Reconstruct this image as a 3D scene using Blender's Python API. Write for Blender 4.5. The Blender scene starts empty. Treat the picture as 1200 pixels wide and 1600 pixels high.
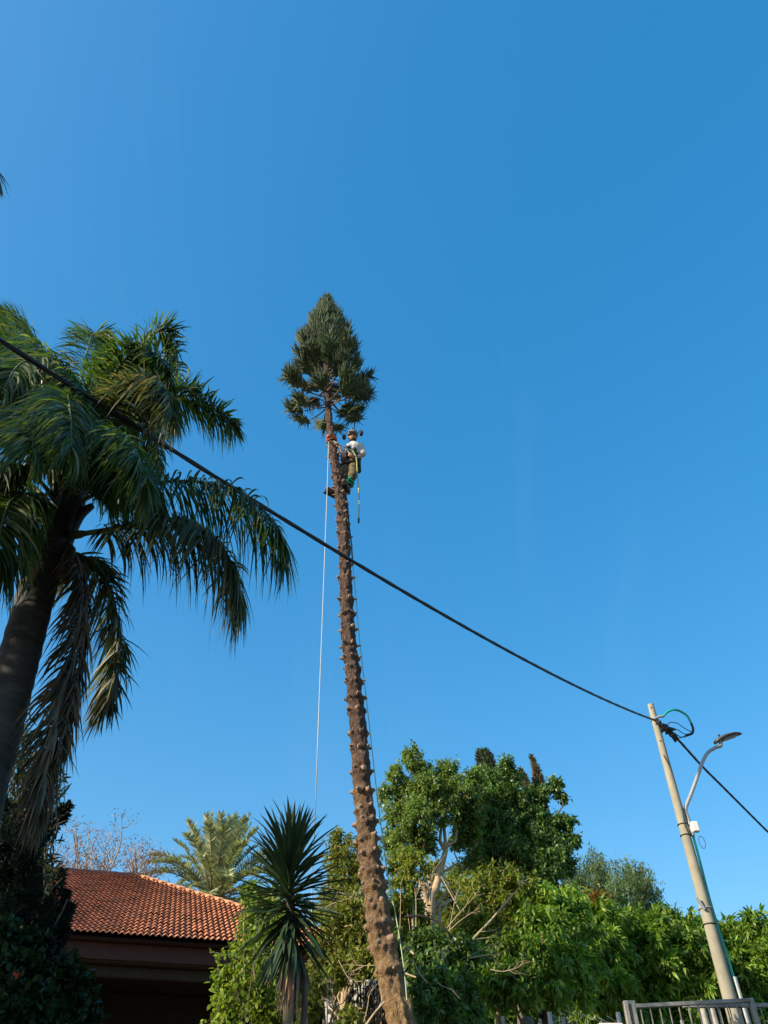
import bpy, bmesh, math, random
import numpy as np
from mathutils import Vector, Matrix, noise

# ------------------------------------------------------------------ camera, sky, sun, exposure
scene = bpy.context.scene
col = scene.collection
PITCH = math.radians(43.0)          # the camera looks up by this angle
FOC = 1150.0                        # focal length in photograph pixels (photograph 1200 x 1600)
EYE = np.array([0.0, 0.0, 1.6])
SUN_AZ = math.radians(240.0)        # from +Y towards +X
SUN_EL = math.radians(27.0)

cam_data = bpy.data.cameras.new("Camera")
cam_data.sensor_fit = 'VERTICAL'
cam_data.sensor_height = 36.0
cam_data.lens = 36.0 * FOC / 1600.0
cam_data.clip_start = 0.05
cam_data.clip_end = 6000.0
cam = bpy.data.objects.new("Camera", cam_data)
cam.location = EYE
cam.rotation_euler = (math.pi / 2 + PITCH, 0, 0)
col.objects.link(cam)
scene.camera = cam

world = bpy.data.worlds.new("World")
scene.world = world
world.use_nodes = True
wn = world.node_tree
wn.nodes.clear()
w_out = wn.nodes.new('ShaderNodeOutputWorld')
w_bg = wn.nodes.new('ShaderNodeBackground')
w_sky = wn.nodes.new('ShaderNodeTexSky')
w_sky.sky_type = 'NISHITA'
w_sky.sun_disc = False
w_sky.sun_elevation = SUN_EL
w_sky.sun_rotation = SUN_AZ
w_sky.altitude = 60.0
w_sky.air_density = 1.0
w_sky.dust_density = 0.8
w_sky.ozone_density = 2.5
w_hsv = wn.nodes.new('ShaderNodeHueSaturation')
w_hsv.inputs['Saturation'].default_value = 2.08
w_hsv.inputs['Hue'].default_value = 0.499
# a very thin veil of cirrus, high up
w_tc = wn.nodes.new('ShaderNodeTexCoord')
w_map = wn.nodes.new('ShaderNodeMapping')
w_map.inputs['Scale'].default_value = (7.0, 1.3, 1.1)
w_map.inputs['Rotation'].default_value = (0.2, 0.1, -0.25)
w_noi = wn.nodes.new('ShaderNodeTexNoise')
w_noi.inputs['Scale'].default_value = 1.4
w_noi.inputs['Detail'].default_value = 7.0
w_noi.inputs['Roughness'].default_value = 0.62
w_rmp = wn.nodes.new('ShaderNodeMapRange')
w_rmp.inputs['From Min'].default_value = 0.56
w_rmp.inputs['From Max'].default_value = 0.95
w_rmp.inputs['To Max'].default_value = 0.08
w_mix = wn.nodes.new('ShaderNodeMixRGB')
w_mix.inputs['Color2'].default_value = (1.9, 2.6, 3.5, 1)
w_gam = wn.nodes.new('ShaderNodeGamma')
w_gam.inputs['Gamma'].default_value = 0.5
w_mul = wn.nodes.new('ShaderNodeMixRGB')
w_mul.blend_type = 'MULTIPLY'
w_mul.inputs['Fac'].default_value = 1.0
w_mul.inputs['Color2'].default_value = (2.0, 2.0, 2.0, 1)
wn.links.new(w_sky.outputs['Color'], w_gam.inputs['Color'])
wn.links.new(w_gam.outputs['Color'], w_hsv.inputs['Color'])
wn.links.new(w_hsv.outputs['Color'], w_mul.inputs['Color1'])
wn.links.new(w_tc.outputs['Generated'], w_map.inputs['Vector'])
wn.links.new(w_map.outputs['Vector'], w_noi.inputs['Vector'])
wn.links.new(w_noi.outputs['Fac'], w_rmp.inputs['Value'])
wn.links.new(w_rmp.outputs['Result'], w_mix.inputs['Fac'])
wn.links.new(w_mul.outputs['Color'], w_mix.inputs['Color1'])
wn.links.new(w_mix.outputs['Color'], w_bg.inputs['Color'])
w_bg.inputs['Strength'].default_value = 0.13
wn.links.new(w_bg.outputs['Background'], w_out.inputs['Surface'])

sun_data = bpy.data.lights.new("sun", 'SUN')
sun_data.energy = 4.6
sun_data.angle = math.radians(0.5)
sun_data.color = (1.0, 0.88, 0.68)
sun = bpy.data.objects.new("sun", sun_data)
to_sun = Vector((math.sin(SUN_AZ) * math.cos(SUN_EL), math.cos(SUN_AZ) * math.cos(SUN_EL), math.sin(SUN_EL)))
sun.rotation_euler = to_sun.to_track_quat('Z', 'Y').to_euler()
sun.location = (-20, -8, 20)
col.objects.link(sun)

scene.render.engine = 'CYCLES'
scene.view_settings.view_transform = 'Standard'
scene.view_settings.look = 'None'
scene.view_settings.gamma = 1.0
scene.view_settings.exposure = 0.8
scene.view_settings.use_curve_mapping = False

# ------------------------------------------------------------------ helpers
RNG = np.random.default_rng(7)
random.seed(7)
CR = np.array([1.0, 0, 0])
CU = np.array([0.0, -math.sin(PITCH), math.cos(PITCH)])
CF = np.array([0.0, math.cos(PITCH), math.sin(PITCH)])


def P(px, py, Y=None, Z=None):
    """survey point: where the sight line of a photograph pixel meets the plane y = Y (or z = Z)"""
    d = CR * (px - 600) / FOC + CU * (800 - py) / FOC + CF
    t = (Y / d[1]) if Y is not None else (Z - EYE[2]) / d[2]
    return EYE + d * t


def mpp(q):
    """metres per photograph pixel at a point"""
    return float((np.asarray(q) - EYE) @ CF) / FOC


def gz(x, y):
    s = min(max((y - 3.0) / 4.0, 0), 1)
    return 1.5 * s * s * (3 - 2 * s)


def unit(v):
    v = np.asarray(v, float)
    n = np.linalg.norm(v, axis=-1, keepdims=True)
    return v / np.maximum(n, 1e-9)


base_of = {}


def tag(o, label=None, cat=None, group=None, kind=None):
    if label: o["label"] = label
    if cat: o["category"] = cat
    if group: o["group"] = group
    if kind: o["kind"] = kind
    return o


def empty(name, loc, label=None, cat=None, group=None):
    o = bpy.data.objects.new(name, None)
    o.empty_display_size = 0.2
    o.location = Vector([float(a) for a in loc])
    col.objects.link(o)
    base_of[o] = np.array(loc, float)
    return tag(o, label, cat, group)


def fastmesh(name, V, F, smooth=False):
    """V (n,3); F list of index arrays (m,3) or (m,4)"""
    me = bpy.data.meshes.new(name)
    V = np.asarray(V, np.float32).reshape(-1, 3)
    if isinstance(F, np.ndarray): F = [F]
    F = [np.asarray(f, np.int32) for f in F if len(f)]
    loops = np.concatenate([f.ravel() for f in F])
    tot = np.concatenate([np.full(len(f), f.shape[1], np.int32) for f in F])
    start = np.concatenate([[0], np.cumsum(tot)[:-1]]).astype(np.int32)
    me.vertices.add(len(V)); me.vertices.foreach_set('co', V.ravel())
    me.loops.add(len(loops)); me.loops.foreach_set('vertex_index', loops)
    me.polygons.add(len(tot)); me.polygons.foreach_set('loop_start', start)
    me.polygons.foreach_set('loop_total', tot)
    me.polygons.foreach_set('use_smooth', np.full(len(tot), smooth, bool))
    me.update(calc_edges=True)
    return me


class MB:
    """collects pieces of ONE mesh object"""
    def __init__(s):
        s.V = []; s.T = []; s.Q = []; s.n = 0

    def add(s, V, F):
        V = np.asarray(V, float).reshape(-1, 3)
        F = np.asarray(F, np.int64)
        if len(F) == 0: return s
        (s.T if F.shape[1] == 3 else s.Q).append(F + s.n)
        s.V.append(V); s.n += len(V)
        return s

    def tube(s, pts, rad, sides=8, caps=True):
        pts = np.asarray(pts, float)
        n = len(pts)
        rad = np.broadcast_to(np.asarray(rad, float), (n,))
        tan = np.gradient(pts, axis=0) if n > 2 else np.repeat((pts[-1:] - pts[:1]), n, 0)
        tan = unit(tan)
        ref = np.array([0, 0, 1.0]) if abs(tan[:, 2]).mean() < 0.8 else np.array([1.0, 0, 0])
        a = np.zeros_like(pts); prev = unit(np.cross(ref, tan[0]))
        for i in range(n):
            v = prev - tan[i] * (prev @ tan[i]); prev = unit(v); a[i] = prev
        b = np.cross(tan, a)
        ang = np.linspace(0, 2 * np.pi, sides, endpoint=False)
        V = pts[:, None] + rad[:, None, None] * (np.cos(ang)[None, :, None] * a[:, None] + np.sin(ang)[None, :, None] * b[:, None])
        i = np.arange(n - 1)[:, None]; j = np.arange(sides)[None]
        q = np.stack([i * sides + j, i * sides + (j + 1) % sides, (i + 1) * sides + (j + 1) % sides, (i + 1) * sides + j], -1).reshape(-1, 4)
        o = s.n
        s.add(V.reshape(-1, 3), q)
        if caps:
            V2 = np.vstack([V[0], pts[:1], V[-1], pts[-1:]])
            k = np.arange(sides)
            t1 = np.stack([(k + 1) % sides, k, np.full(sides, sides)], -1)
            t2 = np.stack([k, (k + 1) % sides, np.full(sides, sides)], -1) + sides + 1
            s.add(V2, np.vstack([t1, t2]))
        return s

    def box(s, c, half, ax=None, bev=0.0):
        """box with axes ax (3x3 rows) and bevelled edges"""
        ax = np.eye(3) if ax is None else np.asarray(ax, float)
        bm = bmesh.new()
        bmesh.ops.create_cube(bm, size=2.0)
        for v in bm.verts: v.co = Vector((v.co.x * half[0], v.co.y * half[1], v.co.z * half[2]))
        if bev > 0: bmesh.ops.bevel(bm, geom=bm.edges[:], offset=bev, segments=1, affect='EDGES')
        bmesh.ops.triangulate(bm, faces=bm.faces[:])
        V = np.array([v.co[:] for v in bm.verts]) @ ax + np.asarray(c, float)
        F = np.array([[v.index for v in f.verts] for f in bm.faces])
        bm.free()
        return s.add(V, F)

    def ball(s, c, rad, seg=10, rings=7, ax=None):
        ax = np.eye(3) if ax is None else np.asarray(ax, float)
        rad = np.broadcast_to(np.asarray(rad, float), (3,))
        th = np.linspace(0, np.pi, rings + 1); ph = np.linspace(0, 2 * np.pi, seg, endpoint=False)
        V = np.stack([np.sin(th)[:, None] * np.cos(ph), np.sin(th)[:, None] * np.sin(ph), np.cos(th)[:, None] * np.ones(seg)], -1).reshape(-1, 3)
        V = (V * rad) @ ax + np.asarray(c, float)
        i = np.arange(rings)[:, None]; j = np.arange(seg)[None]
        q = np.stack([i * seg + j, (i + 1) * seg + j, (i + 1) * seg + (j + 1) % seg, i * seg + (j + 1) % seg], -1).reshape(-1, 4)
        return s.add(V, q)

    def capsule(s, p0, p1, r0, r1, sides=12):
        p0 = np.asarray(p0, float); p1 = np.asarray(p1, float)
        d = unit(p1 - p0)
        a = np.linspace(-np.pi / 2, 0, 5)[:-1]
        pts = [p0 + d * r0 * math.sin(t) for t in a] + [p0, p1] + [p1 + d * r1 * math.sin(-t) for t in a[::-1]]
        rr = [max(r0 * math.cos(t), 1e-4) for t in a] + [r0, r1] + [max(r1 * math.cos(t), 1e-4) for t in a[::-1]]
        # straight axis: explicit frame
        ref = np.array([0, 0, 1.0]) if abs(d[2]) < 0.8 else np.array([1.0, 0, 0])
        u = unit(np.cross(ref, d)); w = np.cross(d, u)
        ang = np.linspace(0, 2 * np.pi, sides, endpoint=False)
        V = np.array([np.asarray(p) + r * (math.cos(t) * u + math.sin(t) * w) for p, r in zip(pts, rr) for t in ang])
        n = len(pts)
        i = np.arange(n - 1)[:, None]; j = np.arange(sides)[None]
        q = np.stack([i * sides + j, i * sides + (j + 1) % sides, (i + 1) * sides + (j + 1) % sides, (i + 1) * sides + j], -1).reshape(-1, 4)
        o = s.n
        s.add(V, q)
        k = np.arange(1, sides - 1)
        s.add(V[:sides], np.stack([np.zeros_like(k), k + 1, k], -1))
        s.add(V[-sides:], np.stack([np.zeros_like(k), k, k + 1], -1))
        return s

    def mesh(s, name, base=(0, 0, 0), smooth=False):
        V = np.vstack(s.V) - np.asarray(base, float)
        F = []
        if s.T: F.append(np.vstack(s.T))
        if s.Q: F.append(np.vstack(s.Q))
        return fastmesh(name, V, F, smooth)

    def build(s, name, mat, parent=None, smooth=False, base=None, kind=None, label=None):
        b = base_of[parent] if parent is not None else (np.zeros(3) if base is None else np.asarray(base, float))
        o = bpy.data.objects.new(name, s.mesh(name, b, smooth))
        o.data.materials.append(mat)
        col.objects.link(o)
        if parent is not None: o.parent = parent
        else: o.location = Vector([float(a) for a in b])
        base_of[o] = b
        return tag(o, label, None, None, kind)


def place(mesh, name, parent, M):
    """an object that shares mesh data, placed by a world matrix under a root"""
    o = bpy.data.objects.new(name, mesh)
    col.objects.link(o)
    o.parent = parent
    o.matrix_local = Matrix.Translation(Vector([-float(a) for a in base_of[parent]])) @ M
    return o


def spline(ctrl, n):
    """Catmull-Rom through control points, n samples (any dimension)"""
    c = np.asarray(ctrl, float)
    c = np.vstack([2 * c[0] - c[1], c, 2 * c[-1] - c[-2]])
    m = len(c) - 3
    t = np.linspace(0, m - 1e-6, n)
    k = t.astype(int); f = (t - k)[:, None]
    p0, p1, p2, p3 = c[k], c[k + 1], c[k + 2], c[k + 3]
    return 0.5 * (2 * p1 + (p2 - p0) * f + (2 * p0 - 5 * p1 + 4 * p2 - p3) * f ** 2 + (3 * p1 - p0 - 3 * p2 + p3) * f ** 3)


def frame_matrix(x, y, z, o):
    return Matrix(((x[0], y[0], z[0], o[0]), (x[1], y[1], z[1], o[1]), (x[2], y[2], z[2], o[2]), (0, 0, 0, 1)))


# ------------------------------------------------------------------ materials
def newmat(name):
    m = bpy.data.materials.new(name)
    m.use_nodes = True
    nt = m.node_tree
    return m, nt, nt.nodes['Principled BSDF'], nt.nodes['Material Output']


def ramp(nt, stops):
    r = nt.nodes.new('ShaderNodeValToRGB')
    el = r.color_ramp.elements
    while len(el) > 2: el.remove(el[-1])
    for i, (p, c) in enumerate(stops):
        e = el[i] if i < 2 else el.new(p)
        e.position = p; e.color = (c[0], c[1], c[2], 1)
    return r


def leaf_mat(name, stops, trans=0.38, rough=0.5, spec=0.22, tcol=None):
    """foliage: colour differs from leaf to leaf, some light passes through"""
    m, nt, b, out = newmat(name)
    g = nt.nodes.new('ShaderNodeNewGeometry')
    r = ramp(nt, stops)
    nt.links.new(g.outputs['Random Per Island'], r.inputs['Fac'])
    nz = nt.nodes.new('ShaderNodeTexNoise'); nz.inputs['Scale'].default_value = 1.7; nz.inputs['Detail'].default_value = 2
    mr = nt.nodes.new('ShaderNodeMapRange'); mr.inputs['From Min'].default_value = 0.3; mr.inputs['From Max'].default_value = 0.7
    mr.inputs['To Min'].default_value = 0.62; mr.inputs['To Max'].default_value = 1.42
    tc = nt.nodes.new('ShaderNodeTexCoord')
    nt.links.new(tc.outputs['Object'], nz.inputs['Vector']); nt.links.new(nz.outputs['Fac'], mr.inputs['Value'])
    hs = nt.nodes.new('ShaderNodeHueSaturation')
    nt.links.new(mr.outputs['Result'], hs.inputs['Value']); nt.links.new(r.outputs['Color'], hs.inputs['Color'])
    nt.links.new(hs.outputs['Color'], b.inputs['Base Color'])
    b.inputs['Roughness'].default_value = rough
    b.inputs['Specular IOR Level'].default_value = spec
    t = nt.nodes.new('ShaderNodeBsdfTranslucent')
    mul = nt.nodes.new('ShaderNodeMixRGB'); mul.blend_type = 'MULTIPLY'; mul.inputs['Fac'].default_value = 1.0
    mul.inputs['Color2'].default_value = (*(tcol or (1.5, 1.6, 0.6)), 1)
    nt.links.new(hs.outputs['Color'], mul.inputs['Color1'])
    nt.links.new(mul.outputs['Color'], t.inputs['Color'])
    mx = nt.nodes.new('ShaderNodeMixShader'); mx.inputs['Fac'].default_value = trans
    nt.links.new(b.outputs['BSDF'], mx.inputs[1]); nt.links.new(t.outputs['BSDF'], mx.inputs[2])
    nt.links.new(mx.outputs['Shader'], out.inputs['Surface'])
    return m


def surf_mat(name, stops, scale=8, stretch=(1, 1, 1), rough=0.8, bump=0.3, bdist=0.01, detail=6, metal=0.0, spec=0.3, second=None, island=None):
    """rough surface: noise-driven colour and bump in object space"""
    m, nt, b, out = newmat(name)
    tc = nt.nodes.new('ShaderNodeTexCoord'); mp = nt.nodes.new('ShaderNodeMapping')
    mp.inputs['Scale'].default_value = stretch
    nz = nt.nodes.new('ShaderNodeTexNoise'); nz.inputs['Scale'].default_value = scale
    nz.inputs['Detail'].default_value = detail; nz.inputs['Roughness'].default_value = 0.65
    nt.links.new(tc.outputs['Object'], mp.inputs['Vector']); nt.links.new(mp.outputs['Vector'], nz.inputs['Vector'])
    r = ramp(nt, stops)
    nt.links.new(nz.outputs['Fac'], r.inputs['Fac'])
    last = r.outputs['Color']
    if second:                      # larger stains: (scale, colour, lo, hi)
        n2 = nt.nodes.new('ShaderNodeTexNoise'); n2.inputs['Scale'].default_value = second[0]; n2.inputs['Detail'].default_value = 5
        nt.links.new(mp.outputs['Vector'], n2.inputs['Vector'])
        mr = nt.nodes.new('ShaderNodeMapRange'); mr.inputs['From Min'].default_value = second[2]; mr.inputs['From Max'].default_value = second[3]
        nt.links.new(n2.outputs['Fac'], mr.inputs['Value'])
        mx = nt.nodes.new('ShaderNodeMixRGB'); mx.inputs['Color2'].default_value = (*second[1], 1)
        nt.links.new(mr.outputs['Result'], mx.inputs['Fac']); nt.links.new(last, mx.inputs['Color1'])
        last = mx.outputs['Color']
    if island:
        g = nt.nodes.new('ShaderNodeNewGeometry'); oi = nt.nodes.new('ShaderNodeObjectInfo')
        ad = nt.nodes.new('ShaderNodeMath'); ad.operation = 'ADD'
        nt.links.new(g.outputs['Random Per Island'], ad.inputs[0]); nt.links.new(oi.outputs['Random'], ad.inputs[1])
        fr = nt.nodes.new('ShaderNodeMath'); fr.operation = 'FRACT'; nt.links.new(ad.outputs[0], fr.inputs[0])
        mr = nt.nodes.new('ShaderNodeMapRange'); mr.inputs['To Min'].default_value = island[0]; mr.inputs['To Max'].default_value = island[1]
        nt.links.new(fr.outputs[0], mr.inputs['Value'])
        hs = nt.nodes.new('ShaderNodeHueSaturation')
        nt.links.new(mr.outputs['Result'], hs.inputs['Value']); nt.links.new(last, hs.inputs['Color'])
        last = hs.outputs['Color']
    nt.links.new(last, b.inputs['Base Color'])
    b.inputs['Roughness'].default_value = rough
    b.inputs['Metallic'].default_value = metal
    b.inputs['Specular IOR Level'].default_value = spec
    if bump:
        bp = nt.nodes.new('ShaderNodeBump'); bp.inputs['Strength'].default_value = bump; bp.inputs['Distance'].default_value = bdist
        nt.links.new(nz.outputs['Fac'], bp.inputs['Height']); nt.links.new(bp.outputs['Normal'], b.inputs['Normal'])
    return m


M = {}
M['ground'] = surf_mat('ground_soil', [(0.3, (0.10, 0.075, 0.05)), (0.5, (0.14, 0.11, 0.07)), (0.7, (0.07, 0.09, 0.035))], scale=1.5, bump=0.6, bdist=0.05)
M['road'] = surf_mat('asphalt', [(0.3, (0.04, 0.04, 0.042)), (0.7, (0.065, 0.063, 0.06))], scale=40, bump=0.4)
M['arau_bark'] = surf_mat('araucaria_bark', [(0.30, (0.028, 0.018, 0.014)), (0.48, (0.10, 0.062, 0.042)), (0.60, (0.17, 0.11, 0.07)), (0.72, (0.27, 0.18, 0.11))], scale=24, stretch=(1, 1, 0.6), bump=1.0, bdist=0.03, second=(1.4, (0.06, 0.045, 0.042), 0.5, 0.75))
def bark_by_height():
    m, nt, b, out = newmat('araucaria_bark')
    tc = nt.nodes.new('ShaderNodeTexCoord'); mp = nt.nodes.new('ShaderNodeMapping'); mp.inputs['Scale'].default_value = (1, 1, 0.6)
    nt.links.new(tc.outputs['Object'], mp.inputs['Vector'])
    nz = nt.nodes.new('ShaderNodeTexNoise'); nz.inputs['Scale'].default_value = 22; nz.inputs['Detail'].default_value = 8; nz.inputs['Roughness'].default_value = 0.72
    vo = nt.nodes.new('ShaderNodeTexVoronoi'); vo.inputs['Scale'].default_value = 30; vo.feature = 'DISTANCE_TO_EDGE'
    nt.links.new(mp.outputs['Vector'], nz.inputs['Vector'])
    wv = nt.nodes.new('ShaderNodeMixRGB'); wv.blend_type = 'ADD'; wv.inputs['Fac'].default_value = 0.08
    nt.links.new(mp.outputs['Vector'], wv.inputs['Color1']); nt.links.new(nz.outputs['Color'], wv.inputs['Color2']); nt.links.new(wv.outputs['Color'], vo.inputs['Vector'])
    old = ramp(nt, [(0.30, (0.035, 0.022, 0.019)), (0.46, (0.13, 0.082, 0.064)), (0.6, (0.23, 0.15, 0.115)), (0.74, (0.36, 0.26, 0.20))])
    flk = ramp(nt, [(0.30, (0.13, 0.075, 0.038)), (0.45, (0.40, 0.245, 0.12)), (0.6, (0.56, 0.37, 0.195)), (0.74, (0.66, 0.49, 0.29))])
    nt.links.new(nz.outputs['Fac'], old.inputs['Fac']); nt.links.new(nz.outputs['Fac'], flk.inputs['Fac'])
    sp = nt.nodes.new('ShaderNodeSeparateXYZ'); nt.links.new(tc.outputs['Object'], sp.inputs[0])
    n2 = nt.nodes.new('ShaderNodeTexNoise'); n2.inputs['Scale'].default_value = 2.6; n2.inputs['Detail'].default_value = 5; nt.links.new(tc.outputs['Object'], n2.inputs['Vector'])
    ad = nt.nodes.new('ShaderNodeMath'); ad.operation = 'MULTIPLY_ADD'; ad.inputs[1].default_value = 4.0; nt.links.new(n2.outputs['Fac'], ad.inputs[0]); nt.links.new(sp.outputs['Z'], ad.inputs[2])
    mr = nt.nodes.new('ShaderNodeMapRange'); mr.inputs['From Min'].default_value = 3.6; mr.inputs['From Max'].default_value = 6.4
    nt.links.new(ad.outputs[0], mr.inputs['Value'])
    mx = nt.nodes.new('ShaderNodeMixRGB'); nt.links.new(mr.outputs['Result'], mx.inputs['Fac']); nt.links.new(flk.outputs['Color'], mx.inputs['Color1']); nt.links.new(old.outputs['Color'], mx.inputs['Color2'])
    cr = nt.nodes.new('ShaderNodeMapRange'); cr.inputs['From Max'].default_value = 0.12; cr.inputs['To Min'].default_value = 0.55; nt.links.new(vo.outputs['Distance'], cr.inputs['Value'])
    mm = nt.nodes.new('ShaderNodeMixRGB'); mm.blend_type = 'MULTIPLY'; mm.inputs['Fac'].default_value = 0.7; nt.links.new(mx.outputs['Color'], mm.inputs['Color1']); nt.links.new(cr.outputs['Result'], mm.inputs['Color2'])
    nt.links.new(mm.outputs['Color'], b.inputs['Base Color']); b.inputs['Roughness'].default_value = 0.9; b.inputs['Specular IOR Level'].default_value = 0.15
    bp = nt.nodes.new('ShaderNodeBump'); bp.inputs['Strength'].default_value = 1.0; bp.inputs['Distance'].default_value = 0.022
    hh = nt.nodes.new('ShaderNodeMath'); hh.operation = 'MULTIPLY_ADD'; hh.inputs[1].default_value = 2.5; nt.links.new(vo.outputs['Distance'], hh.inputs[0]); nt.links.new(nz.outputs['Fac'], hh.inputs[2])
    nt.links.new(hh.outputs[0], bp.inputs['Height']); nt.links.new(bp.outputs['Normal'], b.inputs['Normal'])
    return m


M['arau_bark'] = bark_by_height()
M['stub'] = surf_mat('branch_stub_wood', [(0.3, (0.13, 0.085, 0.06)), (0.7, (0.38, 0.255, 0.17))], scale=30, bump=0.6, island=(0.75, 1.3))
M['arau_leaf'] = leaf_mat('araucaria_needles', [(0.0, (0.048, 0.078, 0.040)), (0.6, (0.088, 0.125, 0.060)), (1.0, (0.15, 0.18, 0.085))], trans=0.2, rough=0.55)
M['arau_twig'] = surf_mat('araucaria_branch_bark', [(0.3, (0.10, 0.07, 0.05)), (0.7, (0.24, 0.17, 0.12))], scale=30)
M['palm_leaf'] = leaf_mat('queen_palm_leaflets', [(0.0, (0.026, 0.055, 0.018)), (0.5, (0.050, 0.095, 0.025)), (0.85, (0.085, 0.13, 0.035)), (0.94, (0.15, 0.16, 0.06)), (1.0, (0.24, 0.19, 0.10))], trans=0.4, rough=0.42, spec=0.35)
M['palm_dry'] = leaf_mat('dry_palm_leaflets', [(0.0, (0.06, 0.065, 0.035)), (0.5, (0.11, 0.085, 0.05)), (1.0, (0.22, 0.14, 0.08))], trans=0.2, rough=0.6, tcol=(1.2, 1.1, 0.8))
M['palm_half'] = leaf_mat('ageing_palm_leaflets', [(0.0, (0.04, 0.065, 0.03)), (0.6, (0.075, 0.095, 0.04)), (1.0, (0.20, 0.16, 0.08))], trans=0.3, rough=0.45, tcol=(1.4, 1.4, 0.6))
M['rachis'] = surf_mat('palm_rachis', [(0.3, (0.07, 0.085, 0.04)), (0.7, (0.13, 0.14, 0.06))], scale=10, rough=0.6)
M['rachis_dry'] = surf_mat('dry_palm_rachis', [(0.3, (0.12, 0.08, 0.055)), (0.7, (0.2, 0.14, 0.1))], scale=10, rough=0.7)
M['palm_trunk'] = surf_mat('palm_trunk_bark', [(0.3, (0.035, 0.034, 0.033)), (0.5, (0.065, 0.06, 0.056)), (0.75, (0.11, 0.10, 0.09))], scale=6, stretch=(1, 1, 3.5), bump=0.5, bdist=0.015)
M['boot'] = surf_mat('palm_leaf_sheath', [(0.3, (0.028, 0.026, 0.02)), (0.7, (0.075, 0.062, 0.046))], scale=14, stretch=(3, 3, 0.5), bump=0.5)
M['date_leaf'] = leaf_mat('date_palm_leaflets', [(0.0, (0.19, 0.22, 0.13)), (0.6, (0.29, 0.31, 0.18)), (1.0, (0.42, 0.42, 0.25))], trans=0.25, rough=0.5)
M['date_old'] = surf_mat('date_palm_base', [(0.3, (0.16, 0.10, 0.05)), (0.7, (0.36, 0.24, 0.13))], scale=20)
M['yucca'] = leaf_mat('yucca_leaf', [(0.0, (0.022, 0.048, 0.024)), (0.7, (0.036, 0.068, 0.030)), (1.0, (0.06, 0.09, 0.035))], trans=0.12, rough=0.42, spec=0.5)
M['yucca_dead'] = surf_mat('dead_yucca_leaf', [(0.3, (0.24, 0.13, 0.07)), (0.7, (0.48, 0.32, 0.19))], scale=12, stretch=(6, 6, 0.7), rough=0.7, island=(0.6, 1.3))
M['yucca_trunk'] = surf_mat('yucca_trunk', [(0.3, (0.14, 0.10, 0.07)), (0.7, (0.32, 0.24, 0.16))], scale=14, stretch=(1, 1, 2.5), bump=0.6)
M['ficus'] = leaf_mat('ficus_leaves', [(0.0, (0.075, 0.14, 0.032)), (0.5, (0.135, 0.215, 0.05)), (0.9, (0.21, 0.275, 0.075)), (1.0, (0.30, 0.29, 0.10))], trans=0.4, spec=0.42, rough=0.4)
M['dark_tree'] = leaf_mat('glossy_tree_leaves', [(0.0, (0.055, 0.11, 0.028)), (0.6, (0.095, 0.17, 0.040)), (1.0, (0.17, 0.24, 0.06))], trans=0.36, spec=0.4, rough=0.4)
M['shrub'] = leaf_mat('yellow_green_shrub_leaves', [(0.0, (0.09, 0.13, 0.020)), (0.5, (0.17, 0.21, 0.032)), (0.93, (0.25, 0.27, 0.05)), (0.985, (0.36, 0.32, 0.05)), (1.0, (0.40, 0.19, 0.05))], trans=0.4)
M['olive'] = leaf_mat('olive_green_leaves', [(0.0, (0.085, 0.12, 0.022)), (0.5, (0.155, 0.185, 0.035)), (0.93, (0.23, 0.23, 0.06)), (1.0, (0.33, 0.20, 0.07))], trans=0.38)
M['mango'] = leaf_mat('hedge_leaves', [(0.0, (0.066, 0.138, 0.0175)), (0.5, (0.126, 0.222, 0.025)), (0.9, (0.216, 0.312, 0.043750000000000004)), (1.0, (0.312, 0.36, 0.075))], trans=0.36, rough=0.42, spec=0.3)
M['young'] = leaf_mat('young_reddish_leaves', [(0.0, (0.28, 0.09, 0.03)), (0.4, (0.30, 0.15, 0.04)), (1.0, (0.26, 0.25, 0.06))], trans=0.35)
M['hang'] = leaf_mat('climber_leaves', [(0.0, (0.087, 0.1418, 0.022)), (0.6, (0.145, 0.216, 0.0275)), (1.0, (0.2755, 0.324, 0.044))], trans=0.4)
M['far'] = leaf_mat('far_tree_leaves', [(0.0, (0.075, 0.125, 0.055)), (0.6, (0.12, 0.17, 0.075)), (1.0, (0.17, 0.22, 0.095))], trans=0.3)
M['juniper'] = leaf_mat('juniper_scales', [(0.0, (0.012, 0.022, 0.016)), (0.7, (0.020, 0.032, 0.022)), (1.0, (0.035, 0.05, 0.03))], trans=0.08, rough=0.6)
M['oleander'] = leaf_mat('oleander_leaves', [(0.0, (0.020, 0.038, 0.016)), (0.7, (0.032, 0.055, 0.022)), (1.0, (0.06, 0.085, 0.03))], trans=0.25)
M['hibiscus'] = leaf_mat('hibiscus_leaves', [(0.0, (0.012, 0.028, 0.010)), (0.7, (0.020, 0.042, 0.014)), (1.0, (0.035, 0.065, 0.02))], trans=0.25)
M['cypress'] = leaf_mat('cypress_scales', [(0.0, (0.06, 0.085, 0.052)), (0.7, (0.09, 0.115, 0.07)), (1.0, (0.13, 0.15, 0.09))], trans=0.06, rough=0.7)
M['cypress_dry'] = leaf_mat('drying_cypress_scales', [(0.0, (0.09, 0.095, 0.06)), (0.7, (0.14, 0.125, 0.08)), (1.0, (0.19, 0.165, 0.11))], trans=0.06, rough=0.7)
M['pink'] = leaf_mat('pink_petals', [(0.0, (0.55, 0.22, 0.22)), (1.0, (0.7, 0.34, 0.3))], trans=0.3, tcol=(1, 0.9, 0.8))
M['red'] = leaf_mat('red_petals', [(0.0, (0.45, 0.06, 0.03)), (1.0, (0.55, 0.12, 0.06))], trans=0.3, tcol=(1, 0.9, 0.8))
M['bark'] = surf_mat('tree_bark', [(0.3, (0.06, 0.045, 0.035)), (0.7, (0.15, 0.115, 0.085))], scale=18, stretch=(1, 1, 0.4), bump=0.6)
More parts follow.
